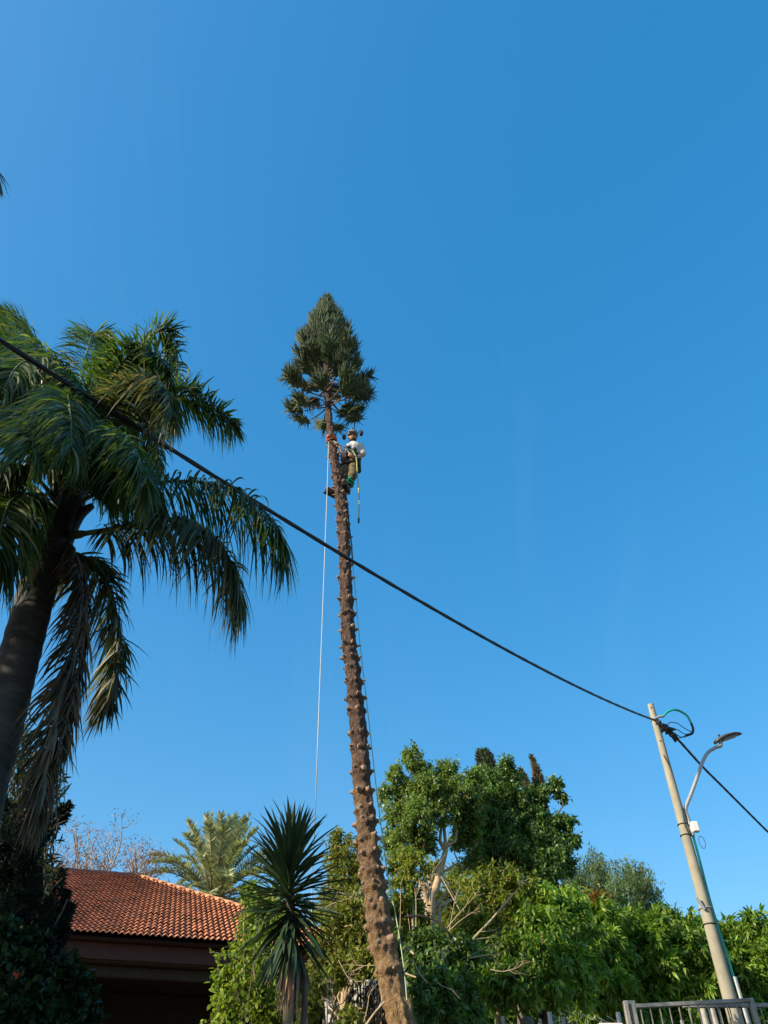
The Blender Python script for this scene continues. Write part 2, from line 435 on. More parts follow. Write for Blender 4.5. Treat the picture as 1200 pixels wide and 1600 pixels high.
M['pale_bark'] = surf_mat('pale_tree_bark', [(0.3, (0.27, 0.19, 0.11)), (0.5, (0.42, 0.30, 0.18)), (0.7, (0.52, 0.40, 0.25))], scale=14, stretch=(1, 1, 0.5), bump=0.4)
M['cut_wood'] = surf_mat('bare_cut_wood', [(0.3, (0.26, 0.19, 0.11)), (0.5, (0.40, 0.30, 0.18)), (0.72, (0.50, 0.41, 0.28))], scale=16, bump=0.4)
M['dark_wood_and_shade'] = surf_mat('dark_wood_and_shade', [(0.3, (0.022, 0.017, 0.013)), (0.7, (0.045, 0.035, 0.026))], scale=16)  # dark wood; used on the porch to put its shade into the colour
M['bare_twig'] = surf_mat('bare_twigs', [(0.3, (0.24, 0.19, 0.15)), (0.7, (0.44, 0.36, 0.29))], scale=10)
M['seed'] = leaf_mat('dry_seed_clusters', [(0.0, (0.24, 0.14, 0.10)), (1.0, (0.42, 0.27, 0.2))], trans=0.2, tcol=(1, 0.9, 0.8))
M['tile'] = surf_mat('clay_roof_tile', [(0.3, (0.38, 0.140, 0.068)), (0.55, (0.53, 0.215, 0.105)), (0.75, (0.62, 0.30, 0.16))], scale=9, bump=0.25, rough=0.75, second=(0.9, (0.24, 0.10, 0.06), 0.52, 0.80), island=(0.70, 1.18))
M['cap_tile'] = surf_mat('ridge_cap_tile', [(0.3, (0.48, 0.19, 0.085)), (0.7, (0.62, 0.32, 0.16))], scale=9, bump=0.25, rough=0.75, island=(0.85, 1.12))
M['deck'] = surf_mat('roof_underlay', [(0.3, (0.03, 0.014, 0.011)), (0.7, (0.045, 0.022, 0.016))], scale=6)
M['fascia'] = surf_mat('painted_fascia', [(0.3, (0.045, 0.016, 0.012)), (0.7, (0.065, 0.024, 0.016))], scale=5, rough=0.6)
M['plaster'] = surf_mat('beige_plaster', [(0.3, (0.46, 0.36, 0.22)), (0.7, (0.56, 0.45, 0.29))], scale=14, bump=0.3, rough=0.9)
M['white_paint'] = surf_mat('white_wall_paint', [(0.3, (0.62, 0.60, 0.57)), (0.7, (0.78, 0.76, 0.72))], scale=8, bump=0.3, second=(2.0, (0.42, 0.40, 0.36), 0.5, 0.75))
M['concrete'] = surf_mat('pole_concrete', [(0.25, (0.22, 0.20, 0.145)), (0.5, (0.295, 0.272, 0.205)), (0.75, (0.35, 0.325, 0.255))], scale=9, stretch=(1, 1, 0.35), bump=0.35, rough=0.9, second=(2.2, (0.20, 0.17, 0.12), 0.53, 0.8))
M['post_concrete'] = surf_mat('weathered_concrete', [(0.3, (0.22, 0.20, 0.17)), (0.7, (0.42, 0.39, 0.33))], scale=11, bump=0.6)
M['galv'] = surf_mat('galvanised_steel', [(0.3, (0.30, 0.30, 0.30)), (0.7, (0.40, 0.40, 0.39))], scale=14, rough=0.5, metal=0.35, bump=0.1, spec=0.5)
M['lamp'] = surf_mat('lamp_housing', [(0.3, (0.06, 0.06, 0.065)), (0.7, (0.085, 0.085, 0.09))], scale=10, rough=0.45, bump=0.05, spec=0.5)
M['glass'] = surf_mat('lamp_lens', [(0.3, (0.14, 0.14, 0.15)), (0.7, (0.18, 0.18, 0.19))], scale=10, rough=0.15, bump=0.0, spec=0.6)
M['steel'] = surf_mat('fence_steel', [(0.25, (0.17, 0.155, 0.13)), (0.5, (0.28, 0.26, 0.225)), (0.75, (0.36, 0.335, 0.29))], scale=22, rough=0.6, metal=0.25, bump=0.2, second=(5, (0.17, 0.10, 0.06), 0.56, 0.75))
M['steel_light'] = surf_mat('aluminium_trim', [(0.3, (0.52, 0.49, 0.43)), (0.7, (0.66, 0.62, 0.55))], scale=10, rough=0.5, bump=0.05)
M['cable'] = surf_mat('black_cable', [(0.3, (0.012, 0.013, 0.017)), (0.7, (0.025, 0.026, 0.03))], scale=6, rough=0.5, bump=0.05, spec=0.4)
M['pipe'] = surf_mat('green_conduit', [(0.3, (0.01, 0.30, 0.20)), (0.7, (0.015, 0.38, 0.26))], scale=4, rough=0.4, bump=0.03, spec=0.5)
M['box'] = surf_mat('white_plastic', [(0.3, (0.66, 0.64, 0.58)), (0.7, (0.74, 0.72, 0.66))], scale=6, rough=0.5, bump=0.05)
M['rope'] = surf_mat('white_rope', [(0.3, (0.45, 0.47, 0.44)), (0.7, (0.66, 0.66, 0.60))], scale=60, rough=0.9, bump=0.3)
M['rope_green'] = surf_mat('yellow_green_rope', [(0.3, (0.30, 0.38, 0.10)), (0.6, (0.42, 0.46, 0.20)), (0.75, (0.5, 0.5, 0.34))], scale=50, rough=0.9, bump=0.3)
M['rope_pale'] = surf_mat('pale_green_rope', [(0.3, (0.36, 0.46, 0.26)), (0.7, (0.58, 0.62, 0.42))], scale=50, rough=0.9, bump=0.3)
M['rope_dark'] = surf_mat('dark_rope', [(0.3, (0.02, 0.03, 0.035)), (0.7, (0.05, 0.06, 0.065))], scale=50, rough=0.9)
M['orange'] = surf_mat('orange_webbing', [(0.3, (0.38, 0.085, 0.025)), (0.7, (0.50, 0.16, 0.06))], scale=40, rough=0.8)
M['skin'] = surf_mat('skin', [(0.3, (0.36, 0.20, 0.14)), (0.7, (0.45, 0.26, 0.18))], scale=12, rough=0.55, bump=0.05)
M['hair'] = surf_mat('dark_hair', [(0.3, (0.035, 0.022, 0.016)), (0.7, (0.07, 0.045, 0.03))], scale=60, rough=0.8)
M['shirt'] = surf_mat('white_cotton', [(0.3, (0.50, 0.475, 0.45)), (0.7, (0.60, 0.57, 0.54))], scale=9, rough=0.95, bump=0.5, bdist=0.02)
M['khaki'] = surf_mat('khaki_cloth', [(0.35, (0.075, 0.055, 0.028)), (0.5, (0.14, 0.105, 0.052)), (0.65, (0.20, 0.155, 0.08))], scale=13, rough=0.95, bump=0.5, bdist=0.02)
M['harness'] = surf_mat('black_webbing', [(0.3, (0.018, 0.02, 0.025)), (0.7, (0.045, 0.047, 0.055))], scale=25, rough=0.8)
M['green'] = surf_mat('green_strap', [(0.3, (0.01, 0.24, 0.10)), (0.7, (0.015, 0.36, 0.15))], scale=14, rough=0.5, bump=0.05)
M['boots'] = surf_mat('brown_leather', [(0.3, (0.06, 0.035, 0.025)), (0.7, (0.14, 0.085, 0.06))], scale=14, rough=0.6)
M['helmet'] = surf_mat('grey_helmet_shell', [(0.3, (0.12, 0.125, 0.15)), (0.7, (0.18, 0.185, 0.21))], scale=5, rough=0.3, bump=0.0, spec=0.6)

# ------------------------------------------------------------------ the ground: one sheet to the horizon
gx = np.unique(np.concatenate([[-3000, -800, -200, -60], np.linspace(-30, 30, 41), [60, 200, 800, 3000]]))
gy = np.unique(np.concatenate([[-3000, -800, -200, -60, -20], np.linspace(-8, 40, 65), [60, 120, 300, 900, 3000]]))
GX, GY = np.meshgrid(gx, gy, indexing='ij')
GZ = np.vectorize(gz)(GX, GY)
near = (np.abs(GX) < 30) & (GY > 2.6) & (GY < 40)
GZ = GZ + np.where(near, 0.05 * np.sin(GX * 1.3 + GY) * np.cos(GY * 0.9 - GX * 0.4), 0) - np.where((GY < 2.6) & (GY > -7), 0.02, 0)
nx, ny = len(gx), len(gy)
ii, jj = np.meshgrid(np.arange(nx - 1), np.arange(ny - 1), indexing='ij')
gq = np.stack([ii * ny + jj, (ii + 1) * ny + jj, (ii + 1) * ny + jj + 1, ii * ny + jj + 1], -1).reshape(-1, 4)
ground = MB().add(np.stack([GX, GY, GZ], -1).reshape(-1, 3), gq).build('ground', M['ground'], smooth=True)
tag(ground, 'sloping garden ground of bare soil and grass', 'ground', kind='structure')
road = MB().add([(-60, -6, 0.004), (60, -6, 0.004), (60, 2.4, 0.004), (-60, 2.4, 0.004)], [[0, 1, 2, 3]]).build('road', M['road'])
tag(road, 'dark asphalt street in front of the garden bank', 'road', kind='structure')


# ------------------------------------------------------------------ foliage machinery
T_DIAMOND = (np.array([(0, 0, 0), (.38, -.5, .06), (.38, .5, .06), (1, 0, -.12)]), np.array([[0, 2, 1], [1, 2, 3]]))
T_LONG = (np.array([(0, 0, 0), (.28, -.5, .05), (.28, .5, .05), (.65, -.42, 0), (.65, .42, 0), (1, 0, -.16)]),
          np.array([[0, 2, 1], [1, 2, 4], [1, 4, 3], [3, 4, 5]]))
T_OVAL = (np.array([(0, 0, 0), (.22, -.4, .05), (.22, .4, .05), (.6, -.48, .02), (.6, .48, .02), (1, 0, -.1)]),
          np.array([[0, 2, 1], [1, 2, 4], [1, 4, 3], [3, 4, 5]]))


def put_leaves(mb, pos, d, L, W, tmpl, rng):
    pos = np.asarray(pos); n = len(pos)
    d = unit(d)
    nr = rng.normal(size=(n, 3)) * 0.55 + np.array([0, 0, 1.0])
    side = unit(np.cross(d, nr)); up = np.cross(side, d)
    tv, tf = tmpl
    L = np.broadcast_to(L, (n,)); W = np.broadcast_to(W, (n,))
    V = pos[:, None] + tv[None, :, 0:1] * (d * L[:, None])[:, None] + tv[None, :, 1:2] * (side * W[:, None])[:, None] + tv[None, :, 2:3] * (up * L[:, None])[:, None]
    k = tv.shape[0]
    F = tf[None] + (np.arange(n) * k)[:, None, None]
    mb.add(V.reshape(-1, 3), F.reshape(-1, tf.shape[1]))


def crown_leaves(mb, twigmb, clumps, twigs, per, L, W, tmpl, rng, droop=0.4, rosette=False, up_bias=0.2, twig_r=0.004, shell=0.55, spread=0.8):
    """clumps: list of (centre, (rx, ry, rz)); twigs per clump scale with clump size"""
    sizes = np.array([np.prod(r) ** (1 / 3) for _, r in clumps]); sizes = sizes / sizes.mean()
    for (c, r), s in zip(clumps, sizes):
        nt = max(4, int(twigs * s ** 1.6))
        v = rng.normal(size=(nt, 3)); v[:, 2] += up_bias
        v = unit(v)
        rad = shell + (1.28 - shell) * rng.random(nt) ** 1.25
        end = c + v * np.asarray(r) * rad[:, None]
        beg = c + v * np.asarray(r) * (rad * 0.35)[:, None] - np.array([0, 0, 0.1]) * np.asarray(r)[2]
        if twigmb is not None:
            for a, b in zip(beg[::3], end[::3]):
                mid = (a + b) / 2 + rng.normal(size=3) * 0.03
                twigmb.tube([a, mid, b], [twig_r * 1.6, twig_r * 1.2, twig_r * 0.6], 3, caps=False)
        if rosette:
            k = per
            pos = np.repeat(end, k, 0)
            out = np.repeat(v, k, 0)
            ang = rng.normal(size=(nt * k, 3))
            d = out * 0.55 + ang * 0.75 + np.array([0, 0, -droop])
            pos = pos - np.repeat(v, k, 0) * (rng.random(nt * k) * 0.10)[:, None] * L * 5
        else:
            t = 0.35 + 0.68 * rng.random((nt, per))
            pos = (beg[:, None] + (end - beg)[:, None] * t[..., None]).reshape(-1, 3)
            d = np.repeat(v, per, 0) * 0.6 + rng.normal(size=(nt * per, 3)) * spread + np.array([0, 0, -droop])
            pos = pos + rng.normal(size=pos.shape) * L * 0.35
        n = len(pos)
        sc = 0.7 + 0.6 * rng.random(n)
        put_leaves(mb, pos, d, L * sc, W * sc, tmpl, rng)


def blob(px, py, Y, rp, dep=None, ry=None):
    """clump at a surveyed point; rp = radius in photograph pixels (width), ry vertical"""
    c = P(px, py, Y=Y); s = mpp(c)
    el = math.atan2(c[2] - EYE[2], Y)
    return c, (rp * s, (dep if dep else rp * s), (ry or rp) * s / max(math.cos(el), 0.5))


def limb(mb, a, b, r0, r1, rng, wob=0.06, sides=6, n=7, sagv=(0, 0, 0)):
    a = np.asarray(a, float); b = np.asarray(b, float)
    t = np.linspace(0, 1, n)[:, None]
    w = rng.normal(size=(n, 3)) * wob * np.linalg.norm(b - a) * np.sin(np.pi * t)
    mb.tube(a + (b - a) * t + w + np.asarray(sagv) * np.sin(np.pi * t), np.linspace(r0, r1, n), sides)


def tree(name, label, cat, base, top, trunk_r, clumps, leaf, bark, twigs=50, per=12, L=0.08, W=0.04, tmpl=T_DIAMOND, seed=1, droop=0.4,
         rosette=False, group=None, trunk_ctrl=None, nlimb=None, extra=None, shell=0.55, spread=0.8, up_bias=0.2, crown_name='crown'):
    rng = np.random.default_rng(seed)
    base = np.array([base[0], base[1], gz(base[0], base[1]) - 0.05])
    root = empty(name, base, label, cat, group)
    top = np.asarray(top, float)
    ctrl = [base] + ([np.asarray(q, float) for q in trunk_ctrl] if trunk_ctrl else [base + (top - base) * 0.5 + rng.normal(size=3) * 0.05]) + [top]
    pts = spline(ctrl, 18)
    MB().tube(pts, np.linspace(trunk_r, trunk_r * 0.42, 18), 10).build('trunk', bark, root, smooth=True)
    order = list(range(len(clumps)))
    if nlimb: order = order[:nlimb]
    for i in order:
        c = np.asarray(clumps[i][0])
        k = int(np.clip(9 + 8 * (c[2] - base[2]) / max(top[2] - base[2], 0.1) * 0.6, 6, 16))
        # start lower on the trunk than the clump
        zz = pts[:, 2]; k = int(np.argmin(np.abs(zz - (base[2] + (min(c[2], top[2] + 0.2) - base[2]) * 0.72))))
        if i < 3: k = 17                             # leading limbs carry the trunk on into the crown
        r_at = trunk_r * (1 - 0.58 * k / 17)
        m = MB(); limb(m, pts[k], c, r_at * (0.85 if i < 3 else 0.45), trunk_r * 0.08, rng, 0.07)
        m.build('branch', bark, root, smooth=True)
    cm = MB(); tw = MB()
    crown_leaves(cm, tw, clumps, twigs, per, L, W, tmpl, rng, droop, rosette, up_bias, shell=shell, spread=spread)
    cr = cm.build(crown_name, leaf, root, kind='stuff')
    if tw.n: tw.build('twigs', bark, cr, kind='stuff')
    return root


# ------------------------------------------------------------------ the house with the tiled hip roof
EAVE_Z = 5.4
RP = math.radians(25.5)
eA = P(90, 1457, Z=EAVE_Z); eB = P(370, 1475, Z=EAVE_Z)
ex = unit(eB - eA); ey = np.array([-ex[1], ex[0], 0.0]); ez = np.array([0, 0, 1.0])
sl = ey * math.cos(RP) + ez * math.sin(RP)          # up the front slope
sn = np.cross(ex, sl)                                # outward normal of the front slope
dk = CR * (218 - 600) / FOC + CU * (800 - 1373) / FOC + CF
peak = EYE + dk * (((eA - EYE) @ sn) / (dk @ sn))
halfw = float((peak - eA) @ ey)                      # plan depth eave to ridge
pk_s = float((peak - eA) @ ex)
corner = eA + ex * (pk_s + halfw)                    # front right corner of the eave
RIDGE_LEN = 7.0
corner_l = corner - ex * (RIDGE_LEN + 2 * halfw)
slope_len = halfw / math.cos(RP)
hz = peak[2]
house_base = np.array([*(corner - ex * 8 + ey * 4)[:2], gz(0, 20)])
house = empty('tiled_house', house_base, 'low house with orange clay tile hip roof and dark porch', 'house')


def H(s, d, z):
    """house coordinates: s along the eave from the right corner (to the left negative), d inwards, z absolute"""
    q = corner + ex * s + ey * d
    return np.array([q[0], q[1], z])


LTOT = RIDGE_LEN + 2 * halfw
HA = np.array([ex, ey, ez])
# roof deck (solid, just under the tiles)
dk_d = 0.05
deckV = [H(0, 0, EAVE_Z - dk_d), H(-LTOT, 0, EAVE_Z - dk_d), H(-LTOT, 2 * halfw, EAVE_Z - dk_d), H(0, 2 * halfw, EAVE_Z - dk_d),
         H(-halfw, halfw, hz - dk_d), H(-halfw - RIDGE_LEN, halfw, hz - dk_d)]
m = MB(); m.add(deckV, np.array([[3, 0, 4], [1, 2, 5]])); m.add(deckV, np.array([[0, 1, 5, 4], [2, 3, 4, 5], [0, 3, 2, 1]]))
roof = m.build('roof', M['deck'], house)
# fascia boards and soffit beam
m = MB(); m.box(H(-LTOT / 2, 0.27, EAVE_Z - 0.21), (LTOT / 2 - 0.3, 0.025, 0.145), HA, 0.006); m.build('fascia', M['fascia'], house)
m = MB(); m.box(H(-0.27, halfw, EAVE_Z - 0.21), (0.025, halfw - 0.33, 0.145), HA, 0.006); m.build('fascia', M['fascia'], house)
m = MB(); m.box(H(-LTOT / 2, halfw, EAVE_Z - 0.365), (LTOT / 2 - 0.3, halfw - 0.3, 0.02), HA); m.build('soffit', M['deck'], house)
# walls: deep porch, its rear wall, solid room at the left, porch posts; porch shade put into the dark colour
W0 = gz(0, 20) - 0.1; W1 = EAVE_Z - 0.387
def wallbox(s0, s1, d0, d1, name, mat, z0=W0, z1=W1, bev=0.02):
    MB().box(H((s0 + s1) / 2, (d0 + d1) / 2, (z0 + z1) / 2), (abs(s1 - s0) / 2, abs(d1 - d0) / 2, (z1 - z0) / 2), HA, bev).build(name, mat, house)
sL = float((P(92, 1500, Y=16.2) - corner) @ ex)
wallbox(-LTOT + 0.6, sL, 0.45, 2 * halfw - 0.6, 'wall', M['plaster'])
wallbox(sL + 0.01, -0.6, 3.3, 2 * halfw - 0.6, 'wall', M['dark_wood_and_shade'])
for s in (-0.9, sL + 3.3): wallbox(s - 0.09, s + 0.09, 0.55, 0.75, 'porch_post', M['dark_wood_and_shade'])
wallbox(sL + 0.05, -0.76, 0.56, 0.74, 'porch_beam', M['dark_wood_and_shade'], z0=W1 - 0.2, z1=W1 - 0.003)
wallbox(sL + 1.4, sL + 2.3, 3.2, 3.297, 'door', M['dark_wood_and_shade'], z1=W0 + 2.2)
wallbox(sL + 3.9, sL + 5.1, 3.22, 3.297, 'window', M['dark_wood_and_shade'], z0=W0 + 1.0, z1=W0 + 2.2)
# single tile mesh: two rolls, butt end proud of the course below
TW, TE = 0.24, 0.272
nx_ = 17
xs = np.linspace(0, TW * 1.0, nx_)
prof = 0.042 * (0.5 - 0.5 * np.cos(2 * np.pi * xs / (TW / 2))) ** 0.75
rows_ = []
for yy, dz in ((0.004, 0.038), (0.0, 0.052), (0.10, 0.040), (TE + 0.10, 0.000)):
    rows_.append(np.stack([xs, np.full(nx_, yy), prof + dz], -1))
tv = np.vstack(rows_)
tq = []
for r_ in range(3):
    for k in range(nx_ - 1):
        a = r_ * nx_ + k
        tq.append([a, a + 1, a + nx_ + 1, a + nx_])
tile_me = fastmesh('tile', tv, np.array(tq), False)
tile_me.materials.append(M['tile'])
frames = []
for course in range(int(slope_len / TE) + 1):
    d0 = course * TE
    a0 = d0 * math.cos(RP)
    s = -a0 - (0.12 if course % 2 else 0.0)
    n_t = int((LTOT - 2 * a0) / TW)
    for k in range(n_t + 1):
        s0 = -a0 - k * TW - TW
        if s0 < -LTOT + a0 - TW * 0.4: continue
        o = corner + ex * s0 + sl * (d0 - 0.03) + ez * 0.0
        frames.append((course, s0, o))
rng_t = np.random.default_rng(3)
vis = []
rest = MB()
for course, s0, o in frames:
    q = o - EYE; dep = q @ CF; px = 600 + FOC * (q @ CR) / dep
    jit = rng_t.normal(size=2) * np.array([0.004, 0.0045])
    o2 = o + sl * jit[0] + sn * (abs(jit[1]))
    if 60 < px < 420 and len(vis) < 290:
        vis.append(o2)
    else:
        rest.add(tv @ np.array([ex, sl, sn]) + o2, np.array(tq))
for o2 in vis:
    t_ = place(tile_me, 'tile', house, frame_matrix(ex, sl, sn, o2))
    t_.parent = roof; base_of[roof] = house_base
rest.build('tile_courses', M['tile'], roof, kind='stuff')
# side hip tiles (right face), plain joined courses
side_up = unit(-ex * math.cos(RP) + ez * math.sin(RP)); side_n = np.cross(ey, side_up)
sm = MB()
for course in range(int(slope_len / TE) + 1):
    d0 = course * TE; a0 = d0 * math.cos(RP)
    for k in range(int((2 * halfw - 2 * a0) / TW)):
        o = corner + ey * (a0 + k * TW) + side_up * (d0 - 0.03)
        sm.add(tv @ np.array([ey, side_up, side_n]) + o, np.array(tq))
sm.build('tile_courses', M['tile'], roof, kind='stuff')
# ridge and hip caps: half-round tapered tiles
def cap_mesh(k=1.0, mat='cap_tile'):
    L_ = 0.42; v = []; n_ = 9
    for yy, r_, dz in ((0, 0.092 * k, 0.006), (0.03, 0.094 * k, 0.007), (L_, 0.086 * k, -0.003)):
        for a in np.linspace(-0.1 * np.pi, 1.1 * np.pi, n_):
            v.append((r_ * math.cos(a), yy, r_ * 0.75 * math.sin(a) + dz))
    q = []
    for r_ in range(2):
        for k in range(n_ - 1): q.append([r_ * n_ + k + 1, r_ * n_ + k, (r_ + 1) * n_ + k, (r_ + 1) * n_ + k + 1])
    me = fastmesh('ridge_tile', v, np.array(q), True); me.materials.append(M[mat])
    return me
cap_me = cap_mesh()
ridge_me = cap_mesh(1.0, 'fascia')
def caps(a, b, upv, cap_me=cap_me):
    d = unit(b - a); n = int(np.linalg.norm(b - a) / 0.36)
    x = unit(np.cross(d, upv)); z = np.cross(x, d)
    for k in range(n):
        o = a + d * (k * 0.36) + z * (0.06 if cap_me is ridge_me else 0.05)
        t_ = place(cap_me, 'ridge_tile', house, frame_matrix(x, d, z, o)); t_.parent = roof
pk = H(-halfw, halfw, hz); pk2 = H(-halfw - RIDGE_LEN, halfw, hz)
caps(corner, pk, ez); caps(pk + ex * 0.1, pk2, ez, ridge_me); caps(H(-LTOT, 0, EAVE_Z), pk2, ez)
caps(H(0, 2 * halfw, EAVE_Z), pk, ez)
MB().box(H(-halfw - RIDGE_LEN / 2, halfw, hz - 0.005), (RIDGE_LEN / 2, 0.16, 0.075), HA, 0.02).build('ridge_board', M['fascia'], house)
# thin white cable along the fascia
m = MB(); m.tube([H(-3.7, 0.22, EAVE_Z - 0.13), H(-3.3, 0.2, EAVE_Z - 0.145), H(-2.9, 0.22, EAVE_Z - 0.14)], 0.007, 6); m.build('wall_cable', M['box'], house)


# ------------------------------------------------------------------ the tall araucaria being cut
AY = 9.0
tr_px = [(640, 1680, 50), (627, 1595, 45), (618, 1560, 41), (604, 1500, 37.5), (594, 1450, 36), (586, 1400, 34.5), (579, 1350, 32), (573, 1300, 30), (567, 1240, 27.5),
         (560, 1140, 24.5), (551, 1050, 22), (545, 1000, 20.5), (541, 930, 19), (539, 880, 17), (536, 820, 16), (531, 770, 15), (525, 730, 14), (519, 695, 12), (514, 650, 10),
         (511, 610, 8.5), (510, 560, 6.5), (510, 510, 4), (510, 468, 1.5)]
tp = np.array([P(x, y, Y=AY) for x, y, w in tr_px]); tr = np.array([w * mpp(P(x, y, Y=AY)) / 2 for x, y, w in tr_px])
b0 = tp[0].copy(); b0[2] = gz(0, AY) - 0.1; b0[0] += 0.05
tp = np.vstack([b0, tp]); tr = np.concatenate([[tr[0] * 1.15], tr])
arau = empty('araucaria_tree', b0, 'tall thin conifer stripped to stubs with a bushy green top, climber on it', 'tree')
NS = 900; SD = 44
path = spline(np.hstack([tp, tr[:, None]]), NS)
seg = np.linalg.norm(np.diff(path[:, :3], axis=0), axis=1); arc = np.concatenate([[0], np.cumsum(seg)])
ua = np.linspace(0, arc[-1], NS)
path = np.stack([np.interp(ua, arc, path[:, k]) for k in range(4)], -1)
TAN = unit(np.gradient(path[:, :3], axis=0))
ang = np.linspace(0, 2 * np.pi, SD, endpoint=False)
axX = np.array([1.0, 0, 0]); axX = unit(axX - TAN * (TAN @ axX)[:, None]); axY = np.cross(TAN, axX)
whorl_px = [698, 712, 728, 744, 758, 774, 789, 805, 820, 838, 858, 884, 905, 940, 961, 985, 1010, 1030, 1047, 1066, 1092, 1113, 1147, 1170, 1207, 1238, 1266, 1288, 1312, 1336, 1362, 1388, 1416, 1446, 1480, 1516]
whorl_z = np.array([P(560, wy, Y=AY)[2] for wy in whorl_px])
collar = np.array([0.22 * np.exp(-((path[k, 2] - whorl_z) / 0.035) ** 2).sum() for k in range(NS)])
Vt = np.zeros((NS, SD, 3))
for i in range(NS):
    z = path[i, 2]; r = path[i, 3]
    low = float(np.clip((5.0 - z) / 3.0, 0, 1))
    for j in range(SD):
        a = ang[j]
        x_, y_ = math.cos(a) * r, math.sin(a) * r
        p1 = Vector((x_ * 9 + 3, y_ * 9, z * 4.2)); p2 = Vector((x_ * 24, y_ * 24 + 5, z * 13))
        n1 = noise.noise(p1); n2 = noise.noise(p2); n3 = abs(noise.noise(Vector((x_ * 14, y_ * 14, z * 5.5 + 9))))
        n4 = noise.noise(Vector((x_ * 55, y_ * 55, z * 30)))
        dsp = 0.10 * n1 + 0.10 * n2 + 0.07 * n4 + (0.26 + 0.22 * low) * (n3 - 0.2)
        Vt[i, j] = path[i, :3] + (r * (1 + dsp + collar[i] * (0.8 + 0.6 * n1)) + 0.012 * n2) * (math.cos(a) * axX[i] + math.sin(a) * axY[i])
i = np.arange(NS - 1)[:, None]; j = np.arange(SD)[None]
q = np.stack([i * SD + j, i * SD + (j + 1) % SD, (i + 1) * SD + (j + 1) % SD, (i + 1) * SD + j], -1).reshape(-1, 4)
MB().add(Vt.reshape(-1, 3), q).build('trunk', M['arau_bark'], arau, smooth=True)


def trunk_at(z):
    k = int(np.argmin(np.abs(path[:, 2] - z)))
    return path[k, :3], path[k, 3], k


# stubs of the removed branches, whorl by whorl
def stub_mesh(seed):
    r = np.random.default_rng(seed)
    prof = [(-0.25, 1.15), (0.05, 1.0), (0.35, 0.78), (0.65, 0.62), (0.9, 0.5), (1.0, 0.36), (1.02, 0.02)]
    v = []; n_ = 9
    for yy, rr in prof:
        for a in np.linspace(0, 2 * np.pi, n_, endpoint=False):
            k = rr * (1 + 0.16 * r.normal()) if rr > 0.1 else rr
            v.append((k * math.cos(a), yy + (0.1 * r.normal() if yy > 0.5 else 0), k * math.sin(a)))
    qd = [[a * n_ + k, a * n_ + (k + 1) % n_, (a + 1) * n_ + (k + 1) % n_, (a + 1) * n_ + k] for a in range(len(prof) - 1) for k in range(n_)]
    me = fastmesh('branch_stub', v, np.array(qd), True); me.materials.append(M['stub'])
    return me
stub_me = [stub_mesh(s) for s in range(6)]
rng_s = np.random.default_rng(11)
for wpy in whorl_px:
    zc = P(560, wpy, Y=AY)[2]
    c, r, k = trunk_at(zc)
    n_ = rng_s.integers(5, 8); a0 = rng_s.random() * 6.28
    if r < 0.075: n_ = 5
    for s_ in range(n_):
        a = a0 + s_ * 2 * np.pi / n_ + rng_s.normal() * 0.15
        d = unit(axX[k] * math.cos(a) + axY[k] * math.sin(a) + TAN[k] * (0.10 + rng_s.normal() * 0.10))
        ln = (0.036 + 0.036 * rng_s.random()) * (1.0 if wpy < 1250 else 0.85); rad = (0.022 + 0.018 * rng_s.random() + (0.008 if wpy > 1100 else 0)) * (0.8 if wpy < 800 else 1)
        x = unit(np.cross(d, TAN[k])); zz = np.cross(x, d)
        o = c + d * r * 0.95 + TAN[k] * rng_s.normal() * 0.007
        place(stub_me[rng_s.integers(6)], 'branch_stub', arau, frame_matrix(x * rad, d * ln, zz * rad, o))

